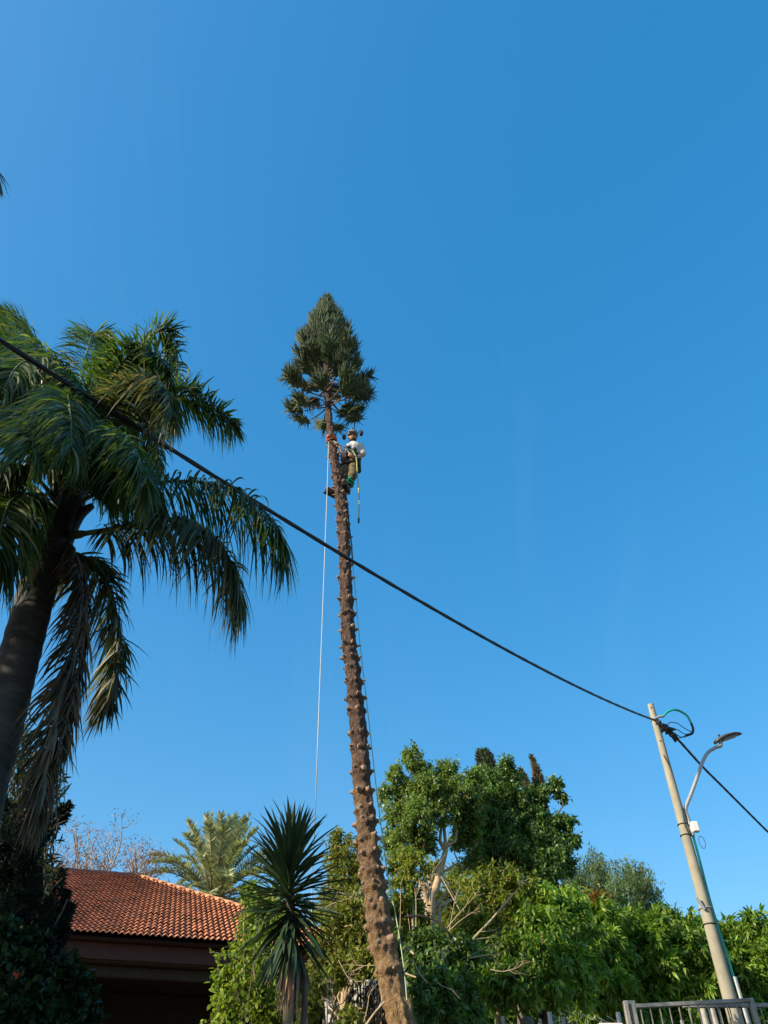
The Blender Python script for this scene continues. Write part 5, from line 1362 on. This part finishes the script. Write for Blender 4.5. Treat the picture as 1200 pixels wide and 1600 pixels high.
# ------------------------------------------------------------------ cut branches lying in the shrubs
rng_k = np.random.default_rng(111)
def cut_branch(label, pxs, r0, r1, mat=None, twigs=4, tl=0.2):
    r0 *= 0.6; r1 *= 0.5
    pts = np.array([P(x, y, Y=Y) for x, y, Y in pxs])
    root = empty('cut_branch', pts[0], label, 'branch', 'cut branches heaped in the shrubs')
    st = spline(pts, 18)
    MB().tube(st, np.linspace(r0, r1, 18), 8).build('stem', mat or M['cut_wood'], root, smooth=True)
    d = unit(pts[-1] - pts[0])
    for k in range(twigs):
        a = st[8 + int(9 * rng_k.random())]; v = unit(d * 0.9 + rng_k.normal(size=3) * 0.55)
        b = a + v * tl * (0.6 + 0.7 * rng_k.random())
        MB().tube([a, (a + b) / 2 + rng_k.normal(size=3) * 0.02, b], [r1 * 1.1, r1 * 0.8, r1 * 0.35], 5).build('twig', mat or M['cut_wood'], root)
CB = [
    ('thick pale cut branch slanting up to the right in the shrubs', [(738, 1468, 10.1), (765, 1440, 10.1), (795, 1405, 10.1), (800, 1398, 10.1)], .026, .016, 2),
    ('thin pale stick rising to the upper right end of the thick cut branch', [(800, 1400, 10.15), (812, 1385, 10.15), (818, 1372, 10.15)], .011, .006, 1),
    ('pale forked branch left of the thick cut branch', [(697, 1452, 10.0), (715, 1430, 10.0), (735, 1408, 10.0), (748, 1392, 10.1)], .012, .005, 5),
    ('pale curved branch under the forked one', [(700, 1456, 9.95), (720, 1438, 9.95), (738, 1426, 10.0), (750, 1418, 10.0)], .012, .005, 4),
    ('upright thin bare twig above the forked branches', [(702, 1455, 10.05), (708, 1420, 10.05), (714, 1395, 10.05), (719, 1385, 10.05)], .009, .004, 4),
    ('horizontal pale stick under the thick cut branch', [(738, 1468, 10.0), (755, 1466, 10.0), (782, 1464, 10.0)], .010, .005, 3),
    ('short pale stick pointing right near the yellow leaves', [(752, 1456, 10.0), (763, 1455, 10.0), (776, 1453, 10.0)], .009, .005, 1),
    ('long pale stick with brushy twigs at its right end', [(766, 1515, 9.6), (785, 1518, 9.6), (803, 1514, 9.6), (818, 1508, 9.6)], .013, .006, 9),
    ('brushy pale branch end below the horizontal stick', [(733, 1497, 9.8), (750, 1494, 9.8), (768, 1492, 9.8), (780, 1494, 9.8)], .011, .005, 7),
    ('slanting dry twig bundle above the brushy branch end', [(735, 1494, 9.85), (748, 1486, 9.85), (764, 1479, 9.85)], .010, .004, 4),
    ('splintered broken branch end standing up in the undergrowth', [(694, 1520, 9.5), (693, 1503, 9.5), (690, 1486, 9.5)], .020, .008, 5),
    ('short sawn log end right of the stripped trunk', [(634, 1481, 9.1), (640, 1485, 9.0), (647, 1491, 8.95)], .026, .022, 0),
    ('thin stick leaning beside the pale green rope', [(646, 1500, 9.2), (655, 1520, 9.2), (668, 1536, 9.2)], .012, .016, 0),
    ('stub of sawn wood low on the right of the trunk', [(632, 1520, 8.9), (641, 1524, 8.85), (650, 1527, 8.8)], .018, .014, 0),
    ('forked twig lying low in the dark bush', [(678, 1530, 9.3), (692, 1541, 9.3), (709, 1545, 9.3)], .009, .005, 3),
    ('thin horizontal stick left of the stripped trunk', [(592, 1508, 9.3), (570, 1509, 9.3), (540, 1507, 9.3)], .011, .006, 3),
    ('curved twig under the horizontal stick', [(568, 1510, 9.25), (555, 1516, 9.25), (540, 1519, 9.25)], .008, .005, 1),
    ('thin stick slanting down towards the white wall', [(529, 1500, 9.2), (538, 1518, 9.2), (549, 1536, 9.2)], .010, .008, 1),
    ('upright pale stem in the dark gap under the shrub', [(511, 1600, 9.1), (512, 1560, 9.1), (513, 1528, 9.1)], .011, .008, 1),
    ('slanting pale stem in the dark gap under the shrub', [(527, 1595, 9.1), (520, 1560, 9.1), (514, 1530, 9.1)], .010, .007, 1),
    ('thick pale stick leaning against the foot of the trunk', [(572, 1602, 8.6), (586, 1582, 8.6), (601, 1565, 8.6)], .020, .015, 1),
    ('thin bent twig in front of the white wall', [(568, 1598, 8.7), (574, 1575, 8.7), (577, 1556, 8.7), (584, 1540, 8.7)], .008, .005, 2),
    ('bare forked stick left of the trunk above the shrub', [(560, 1405, 9.6), (540, 1398, 9.6), (522, 1390, 9.6)], .013, .006, 3),
    ('pale arched stick above the dark yucca leaves', [(506, 1420, 9.6), (520, 1412, 9.6), (536, 1406, 9.6), (552, 1404, 9.6)], .010, .007, 1),
    ('thin bare upright stem beside the pale tree trunk', [(672, 1408, 10.9), (675, 1375, 10.9), (678, 1345, 10.9)], .013, .008, 1),
    ('white upright thin stem left of the pale tree trunk', [(650, 1448, 10.0), (650, 1410, 10.0), (648, 1388, 10.0)], .012, .008, 4),
    ('very thin upright stem near the pale green rope', [(625, 1450, 10.0), (626, 1410, 10.0), (626, 1380, 10.0)], .008, .006, 1),
]
for lab, pxs, r0, r1, tw in CB: cut_branch(lab, pxs, r0, r1, twigs=tw)
dk_b = [('dark arched palm leaf stalk curving down over the shrubs', [(632, 1433, 9.7), (655, 1431, 9.7), (680, 1438, 9.7), (700, 1456, 9.7), (716, 1482, 9.7)], .022, .014, 0)]
for lab, pxs, r0, r1, tw in dk_b: cut_branch(lab, pxs, r0, r1, M['dark_wood_and_shade'], tw)

# white garden wall glimpsed through hanging dry vines
wwY = 10.8
w0 = P(505, 1600, Y=wwY); w1 = P(640, 1600, Y=wwY); wt = P(560, 1532, Y=wwY)[2]
wv_ = MB().box(((w0[0] + w1[0]) / 2, wwY, (1.4 + wt) / 2), ((w1[0] - w0[0]) / 2, 0.09, (wt - 1.4) / 2), None, 0.015).build('garden_wall', M['white_paint'], None, base=((w0[0] + w1[0]) / 2, wwY, 1.4))
tag(wv_, 'low white painted wall glimpsed behind dry hanging vines', 'wall')
dv = MB(); dl_ = MB()
vr = empty('dry_vine', np.array([0, 10.5, 1.5]) + np.array([P(560, 1600, Y=10.5)[0], 0, 0]), 'curtain of dry vines hanging in front of the white wall', 'vine')
for k in range(46):
    x = 522 + 85 * rng_k.random(); y0 = 1525 + 15 * rng_k.random(); Yk = 10.45 + rng_k.normal() * 0.1
    st = spline([P(x, y0, Y=Yk), P(x + rng_k.normal() * 3, y0 + 40, Y=Yk), P(x + rng_k.normal() * 5, y0 + 60 + 40 * rng_k.random(), Y=Yk)], 10)
    MB().tube(st, 0.006, 4).build('stem', M['dark_wood_and_shade'], vr)
    n_ = 22; put_leaves(dl_, st[(rng_k.random(n_) * 9.99).astype(int)] + rng_k.normal(size=(n_, 3)) * 0.03, rng_k.normal(size=(n_, 3)) * 0.5 + np.array([0, 0, -1]), 0.07, 0.026, T_DIAMOND, rng_k)
dl_.build('leaves', M['palm_dry'], vr, kind='stuff')

# ------------------------------------------------------------------ concrete pole with lamp, cables
PY = 13.0
pt_ = P(1016.5, 1101, Y=PY); pb_ = P(1146, 1590, Y=PY)
pbase = np.array([(pt_[0] + pb_[0]) / 2, PY, gz(0, PY) - 0.1]); ptop = np.array([pt_[0], PY, pt_[2]])
pole = empty('utility_pole', pbase, 'tapered concrete pole with street lamp arm, conduit and cable coil', 'utility pole')
zz = np.linspace(0, 1, 30)[:, None]
r_top = 9.4 * mpp(ptop) / 2; r_bot = 23.5 * mpp(pb_) / 2
pp_ = pbase + (ptop - pbase) * zz
MB().tube(pp_, np.linspace(r_bot * 1.12, r_top, 30), 20).build('shaft', M['concrete'], pole, smooth=True)


def pole_at(py):
    z = P(1080, py, Y=PY)[2]; t = (z - pbase[2]) / (ptop[2] - pbase[2])
    return pbase + (ptop - pbase) * t, r_bot * 1.12 + (r_top - r_bot * 1.12) * t


for py in (1289, 1306, 1420, 1445, 1126):
    c, r = pole_at(py); aa = np.linspace(0, 2 * np.pi, 25)
    MB().tube([c + (r + 0.006) * np.array([math.cos(t), math.sin(t), 0.04 * math.cos(t + 2)]) for t in aa], 0.010 if py != 1420 else 0.015, 5, caps=False).build('band', M['galv'] if py in (1420, 1126) else M['cable'], pole, smooth=True)
# bolt holes
for py in (1108, 1134, 1160, 1187):
    c, r = pole_at(py); o = c + np.array([-0.02, -r * 0.98, 0])
    MB().tube([o + np.array([0, 0.02, 0]), o - np.array([0, 0.004, 0])], 0.014, 8).build('bolt_hole', M['cable'], pole)
# lamp arm
c, r = pole_at(1290)
arm = [np.array([c[0] + r + 0.03, PY - 0.02, c[2] - 0.18]), np.array([c[0] + r + 0.03, PY - 0.02, c[2] + 0.12])] + [P(x, y, Y=PY - 0.02) for x, y in ((1071, 1264), (1080, 1240), (1092, 1207), (1098, 1190), (1106, 1176), (1118, 1168))]
a_pts = spline(arm, 40)
ar = MB().tube(a_pts, np.linspace(0.036, 0.030, 40), 10).build('lamp_arm', M['galv'], pole, smooth=True)
a1 = P(1119, 1167.5, Y=PY - 0.02); a2 = P(1126, 1165, Y=PY - 0.02); a3 = P(1126, 1160, Y=PY - 0.02)
MB().tube(spline([a1, a2, a3], 8), 0.034, 8).build('spigot', M['galv'], ar, smooth=True)
# luminaire: flattened shell with lens below
l0 = P(1117, 1161, Y=PY - 0.02); l1 = P(1159, 1147, Y=PY - 0.02)
ld = unit(l1 - l0); ls = unit(np.cross(ld, ez)); lu = np.cross(ls, ld); ll = np.linalg.norm(l1 - l0)
V = []; n1, n2 = 14, 14
for a in range(n1 + 1):
    t = a / n1; w = 0.13 * np.interp(t, [0, .08, .3, .7, .92, 1], [.35, .8, 1, .95, .6, .12]); h = 0.055 * np.interp(t, [0, .1, .35, .75, 1], [.6, .95, 1, .7, .2]); bow = 0.035 * math.sin(math.pi * t)
    for b in range(n2):
        th = 2 * np.pi * b / n2
        V.append(l0 + ld * ll * t + ls * w * math.cos(th) + lu * ((h if math.sin(th) > 0 else h * 0.4) * math.sin(th) + bow))
i = np.arange(n1)[:, None]; j = np.arange(n2)[None]
lf = np.stack([i * n2 + j, i * n2 + (j + 1) % n2, (i + 1) * n2 + (j + 1) % n2, (i + 1) * n2 + j], -1).reshape(-1, 4)
mL = MB().add(V, lf); k = np.arange(1, n2 - 1)
mL.add(V[:n2], np.stack([np.zeros_like(k), k, k + 1], -1)); mL.add(V[-n2:], np.stack([np.zeros_like(k), k + 1, k], -1))
lumi = mL.build('lamp_head', M['lamp'], pole, smooth=True)
MB().box(l0 + ld * ll * 0.55 - lu * -0.012, (ll * 0.26, 0.075, 0.018), np.array([ld, ls, lu]), 0.01).build('lens', M['glass'], lumi)
MB().tube([l0 + ld * ll * 0.28 + lu * 0.09, l0 + ld * ll * 0.28 + lu * 0.125], 0.018, 8).build('photocell', M['lamp'], lumi)
# junction box
c, r = pole_at(1293)
bx_c = np.array([c[0] + r + 0.085, PY - 0.08, c[2] - 0.02])
jb_ = MB().box(bx_c, (0.058, 0.045, 0.085), None, 0.014).build('junction_box', M['box'], pole, smooth=False)
aa = np.linspace(0, 2 * np.pi, 20)
MB().tube([bx_c + np.array([0.04 + 0.05 * math.cos(t), -0.02, -0.26 + 0.10 * math.sin(t)]) for t in aa], 0.005, 5, caps=False).build('wire', M['cable'], pole, smooth=True)
# cable snaking down the shaft
wp = []
for py, off in ((1182, -0.55), (1190, -0.2), (1205, 0.3), (1220, 0.45), (1245, 0.55), (1270, 0.35), (1290, 0.0), (1300, 0.2), (1308, 0.6)):
    c, r = pole_at(py); wp.append(c + np.array([off * r, -math.sqrt(1 - off ** 2) * r - 0.008, 0]))
MB().tube(spline(wp, 40), 0.008, 5).build('wire', M['cable'], pole, smooth=True)
# green conduit down the right side, grey sleeve at its foot
cp = []
for py in (1306, 1340, 1400, 1450, 1500, 1540):
    c, r = pole_at(py); cp.append(c + np.array([r * 0.93 + 0.03 + 0.012 * math.sin(py * 0.03), -r * 0.30, 0]))
for dx in (0, 0.022): MB().tube(spline([q + np.array([dx - 0.012, dx * 0.5, 0]) for q in cp], 40), 0.0125, 8).build('conduit', M['pipe'], pole, smooth=True)
c, r = pole_at(1527); c2, r2 = pole_at(1640)
MB().tube([c + np.array([r + 0.05, -r * 0.3, 0]), c2 + np.array([r2 + 0.06, -r2 * 0.3, 0])], 0.032, 10).build('conduit_sleeve', M['galv'], pole, smooth=True)
c, r = pole_at(1419)
MB().box(c + np.array([-0.10, -r - 0.02, 0.04]), (0.016, 0.02, 0.10), np.array([[0.9, 0, 0.4], [0, 1, 0], [-0.4, 0, 0.9]]), 0.004).build('bracket', M['galv'], pole)
# top bracket, splice bundle and coil loop
hk = P(1025, 1127, Y=PY - 0.14)
MB().tube([P(1020, 1124, Y=PY - 0.1), P(1029, 1120, Y=PY - 0.12), P(1036, 1119, Y=PY - 0.12)], 0.025, 8).build('hook', M['galv'], pole, smooth=True)
bn = MB()
rng_q = np.random.default_rng(121)
for k in range(16):
    t = k / 15; q_ = P(1031 + 24 * t, 1129 + 22 * t, Y=PY - 0.12) + rng_q.normal(size=3) * 0.03
    bn.capsule(q_, q_ + np.array([0.06, 0.02, -0.05]) + rng_q.normal(size=3) * 0.03, 0.028 + 0.016 * rng_q.random(), 0.024)
vox(bn, 'splice_bundle', M['cable'], pole, 0.014, 1)
gl = [P(x, y, Y=PY - 0.1) for x, y in ((1036, 1120), (1042, 1113), (1052, 1109), (1062, 1111), (1073, 1118), (1080, 1130))]
MB().tube(spline(gl, 26), 0.022, 8).build('coil_sleeve', M['pipe'], pole, smooth=True)
bl = [P(x, y, Y=PY - 0.1) for x, y in ((1080, 1130), (1083, 1139), (1081, 1146), (1072, 1149))]
MB().tube(spline(bl, 12), 0.024, 8).build('coil_cable', M['cable'], pole, smooth=True)
for cc in (((1081, 1144), (1068, 1137), (1058, 1130), (1046, 1129), (1043, 1136)), ((1081, 1146), (1070, 1147), (1058, 1140), (1048, 1138)), ((1078, 1149), (1066, 1152), (1054, 1146), (1046, 1142)), ((1072, 1149), (1062, 1153), (1052, 1150))):
    MB().tube(spline([P(x, y, Y=PY - 0.1) for x, y in cc], 20), 0.008, 5).build('coil_wire', M['cable'], pole, smooth=True)


def bundle(name, label, pts, rs, rh, turns, n=260):
    pts = spline(pts, n); T = unit(np.gradient(pts, axis=0)); a = unit(np.cross(T, ez)); b = np.cross(a, T)
    arc = np.concatenate([[0], np.cumsum(np.linalg.norm(np.diff(pts, axis=0), axis=1))])
    root = empty(name, pts[-1], label, 'cable')
    for k in range(4):
        ph = arc / arc[-1] * turns * 2 * np.pi + k * np.pi / 2
        MB().tube(pts + rh * (np.cos(ph)[:, None] * a + np.sin(ph)[:, None] * b), rs, 6).build('strand', M['cable'], root, smooth=True)
    return root


# the aerial bundle lies in one vertical plane from the pole top to a point overhead on the left
near = P(0, 537, Y=2.9); far = P(1019, 1124, Y=PY - 0.16)
pl_n = np.cross(far - near, ez)
def on_plane(px, py):
    d = CR * (px - 600) / FOC + CU * (800 - py) / FOC + CF
    return EYE + d * (((near - EYE) @ pl_n) / (d @ pl_n))
cab = [on_plane(x, y) for x, y in ((1026, 1127), (1017, 1123), (940, 1090), (840, 1042), (740, 988), (640, 929), (517, 860), (398, 782), (340, 745), (258, 696), (180, 646), (120, 606), (60, 568), (0, 537))]
ext = cab[-1] + (cab[-1] - cab[-3]) * 1.0; ext2 = ext + (cab[-1] - cab[-3]) * 2.0 + ez * 0.2
# smooth the surveyed sag: fit a parabola of height along the span
dirh = unit(np.array([*(near - far)[:2], 0])); sp = np.array([(q - far) @ dirh for q in cab]); hz_ = np.array([q[2] for q in cab])
co = np.polyfit(sp, hz_, 3)
smooth = [far + dirh * s + ez * (np.polyval(co, s) - far[2]) for s in np.linspace(sp[0], sp[-1], 16)]
e1 = smooth[-1] + (smooth[-1] - smooth[-2]) * 3; e2 = e1 + (smooth[-1] - smooth[-2]) * 5
bundle('overhead_cable', 'thick twisted black cable crossing the sky from the pole to upper left', smooth + [e1, e2], 0.0098, 0.0104, 13, 420)
rc = [(1030, 1128, 12.86), (1057, 1153, 13.0), (1097, 1197, 14.0), (1136, 1236, 15.0), (1200, 1300, 16.8), (1260, 1358, 18.5)]
bundle('overhead_cable', 'twisted black cable running on from the pole to the lower right', [P(x, y, Y=Y) for x, y, Y in rc], 0.0125, 0.0125, 6, 160)

# ------------------------------------------------------------------ fences
FY = 7.5
def bar(mb, a, b, hw, hd):
    a = np.asarray(a, float); b = np.asarray(b, float); d = b - a; L_ = np.linalg.norm(d); d = d / L_
    ref = np.array([0, 1.0, 0]) if abs(d[1]) < 0.8 else ez
    x = unit(np.cross(d, ref)); y = np.cross(d, x)
    mb.box((a + b) / 2, (hw, hd, L_ / 2), np.array([x, y, d]), min(hw, hd) * 0.25)


def fence_panel(name, label, x0, x1, ytop0, ytop1, Y0, Y1, nb, zb, post=0.022, left_post=True, right_post=True):
    A = P(x0, ytop0, Y=Y0); B = P(x1, ytop1, Y=Y1)
    root = empty(name, np.array([(A[0] + B[0]) / 2, (Y0 + Y1) / 2, zb]), label, 'fence', 'steel railing panels by the pole')
    d = unit(B - A)
    for flag, q in ((left_post, A), (right_post, B)):
        if flag:
            m = MB(); bar(m, (q[0], q[1], zb - 0.05), (q[0], q[1], q[2] - 0.001), post, post); m.build('post', M['steel'], root)
    m = MB(); bar(m, A + d * (post + 0.002) - ez * 0.016, B - d * (post + 0.002) - ez * 0.016, 0.015, 0.02); m.build('top_rail', M['steel'], root)
    m = MB(); bar(m, np.array([*(A + d * (post + .002))[:2], zb + 0.15]), np.array([*(B - d * (post + .002))[:2], zb + 0.15]), 0.018, 0.022); m.build('bottom_rail', M['steel'], root)
    for k in range(nb):
        t = (k + 0.75) / (nb + 0.4); q = A + (B - A) * t
        m = MB().tube([(q[0], q[1], zb + 0.172), (q[0], q[1], q[2] - 0.034)], 0.006, 8); m.build('bar', M['steel'], root)
    return root


zb = gz(0, FY)
fence_panel('railing_gate', 'steel railing gate in front of the concrete pole', 988, 1172, 1569, 1559.5, FY, FY, 12, zb)
fence_panel('railing_fence', 'steel railing fence continuing to the right behind the gate', 1062, 1260, 1568.5, 1567, FY + 0.16, FY + 0.16, 12, zb, left_post=False)
pA = P(976.5, 1564, Y=FY - 0.02)
gp = MB(); bar(gp, (pA[0], pA[1], zb - 0.05), (pA[0], pA[1], pA[2]), 0.020, 0.022)
o = gp.build('gate_post', M['steel'], None, base=(pA[0], pA[1], zb)); tag(o, 'separate steel post at the left end of the railing gate', 'post')
capb = MB().box((pA[0] + 0.05, pA[1] + 0.06, pA[2] - 0.004), (0.05, 0.02, 0.016), None, 0.004).build('hinge', M['steel'], None, base=(pA[0], pA[1], zb)); capb.parent = o; capb.location = (0, 0, 0)
# old concrete posts behind the railing
for x, yt_, w, lab in ((1096, 1568, 10, 'rough broken concrete post behind the railing bars, left one'), (1111, 1568, 8, 'rough broken concrete post behind the railing bars, right one'), (1065, 1594, 7, 'low broken stump of concrete behind the railing')):
    q = P(x, yt_, Y=8.6); s = mpp(q)
    m = MB(); V = []
    n_ = 10
    zs = np.linspace(gz(0, 8.6) - 0.05, q[2], 9)
    r_ = np.random.default_rng(int(x))
    for z in zs:
        for k in range(n_):
            a = 2 * np.pi * k / n_; rr = w * s / 2 * (1 + 0.1 * r_.normal()) * (1 if z < zs[-1] else 0.75)
            V.append((q[0] + rr * math.cos(a) * 1.1, 8.6 + rr * math.sin(a) * 0.8, z + (0.015 * r_.normal() if z == zs[-1] else 0)))
    i = np.arange(8)[:, None]; j = np.arange(n_)[None]
    m.add(V, np.stack([i * n_ + j, i * n_ + (j + 1) % n_, (i + 1) * n_ + (j + 1) % n_, (i + 1) * n_ + j], -1).reshape(-1, 4)); k = np.arange(1, n_ - 1)
    m.add(V[-n_:], np.stack([np.zeros_like(k), k, k + 1], -1))
    o = m.build('concrete_post', M['post_concrete'], None, base=(q[0], 8.6, gz(0, 8.6))); tag(o, lab, 'post')
# chain link fence left of the gate with light top strip
cy = 8.2
croot = empty('chain_link_fence', np.array([P(930, 1600, Y=cy)[0], cy, gz(0, cy)]), 'sagging chain link fence left of the railing gate', 'fence')
c0 = P(860, 1585, Y=cy); c1 = P(968, 1585, Y=cy); pitch_ = 0.075; ztop = P(910, 1584, Y=cy)[2]
nw = int((c1[0] - c0[0]) / pitch_)
for k in range(nw):
    x = c0[0] + (k + 0.5) * pitch_; pts = []
    for r_ in range(34):
        z = ztop - r_ * 0.042 + 0.03 * math.sin(k * 0.8) ; s_ = 1 if r_ % 2 else -1
        pts.append((x + s_ * pitch_ * 0.53, cy + 0.006 * s_ * (1 if k % 2 else -1), z))
    MB().tube(pts, 0.0042, 4).build('wire', M['galv'], croot)
for x in (c0[0], c1[0]): MB().tube([(x, cy + 0.05, gz(0, cy) - 0.05), (x, cy + 0.05, ztop + 0.02)], 0.022, 8).build('post', M['galv'], croot, smooth=True)
st0 = P(934, 1599.5, Y=7.7); st1 = P(972, 1598.5, Y=7.7)
o = MB().box(((st0[0] + st1[0]) / 2, 7.7, st0[2] - 0.62), ((st1[0] - st0[0]) / 2, 0.05, 0.62), None, 0.01).build('meter_cabinet', M['steel_light'], None, base=((st0[0] + st1[0]) / 2, 7.7, gz(0, 7.7)))
tag(o, 'top edge of a pale cabinet at the picture bottom left of the gate post', 'cabinet')
# weathered white pickets in the undergrowth
proot = empty('picket_fence', np.array([P(790, 1600, Y=10.3)[0], 10.3, gz(0, 10.3)]), 'broken weathered picket fence in the shade under the hanging leaves', 'fence')
for x, yt_, w in ((705, 1576, 6), (716, 1570, 7), (731, 1586, 5), (752, 1590, 5), (784, 1588, 5), (842, 1592, 5), (878, 1589, 6)):
    q = P(x, yt_, Y=10.3); s = mpp(q)
    m = MB(); bar(m, (q[0], 10.3, gz(0, 10.3)), (q[0] + 0.01, 10.3, q[2]), w * s / 2, 0.012); m.build('picket', M['post_concrete'], proot)
m = MB(); bar(m, P(700, 1606, Y=10.34), P(884, 1606, Y=10.34), 0.03, 0.018); m.build('rail', M['post_concrete'], proot)
q = P(824, 1600, Y=10.2); s = mpp(q)
bk = MB(); bk.ball(q, (0.085, 0.09, 0.075), 14, 10); bk.capsule(q, np.array([q[0], q[1], gz(0, 9)]), 0.075, 0.09)
o = bk.build('boulder', M['bark'], None, base=(q[0], q[1], gz(0, 9)), smooth=True); tag(o, 'grey rounded stone bollard half hidden by grass at the picture bottom', 'bollard')
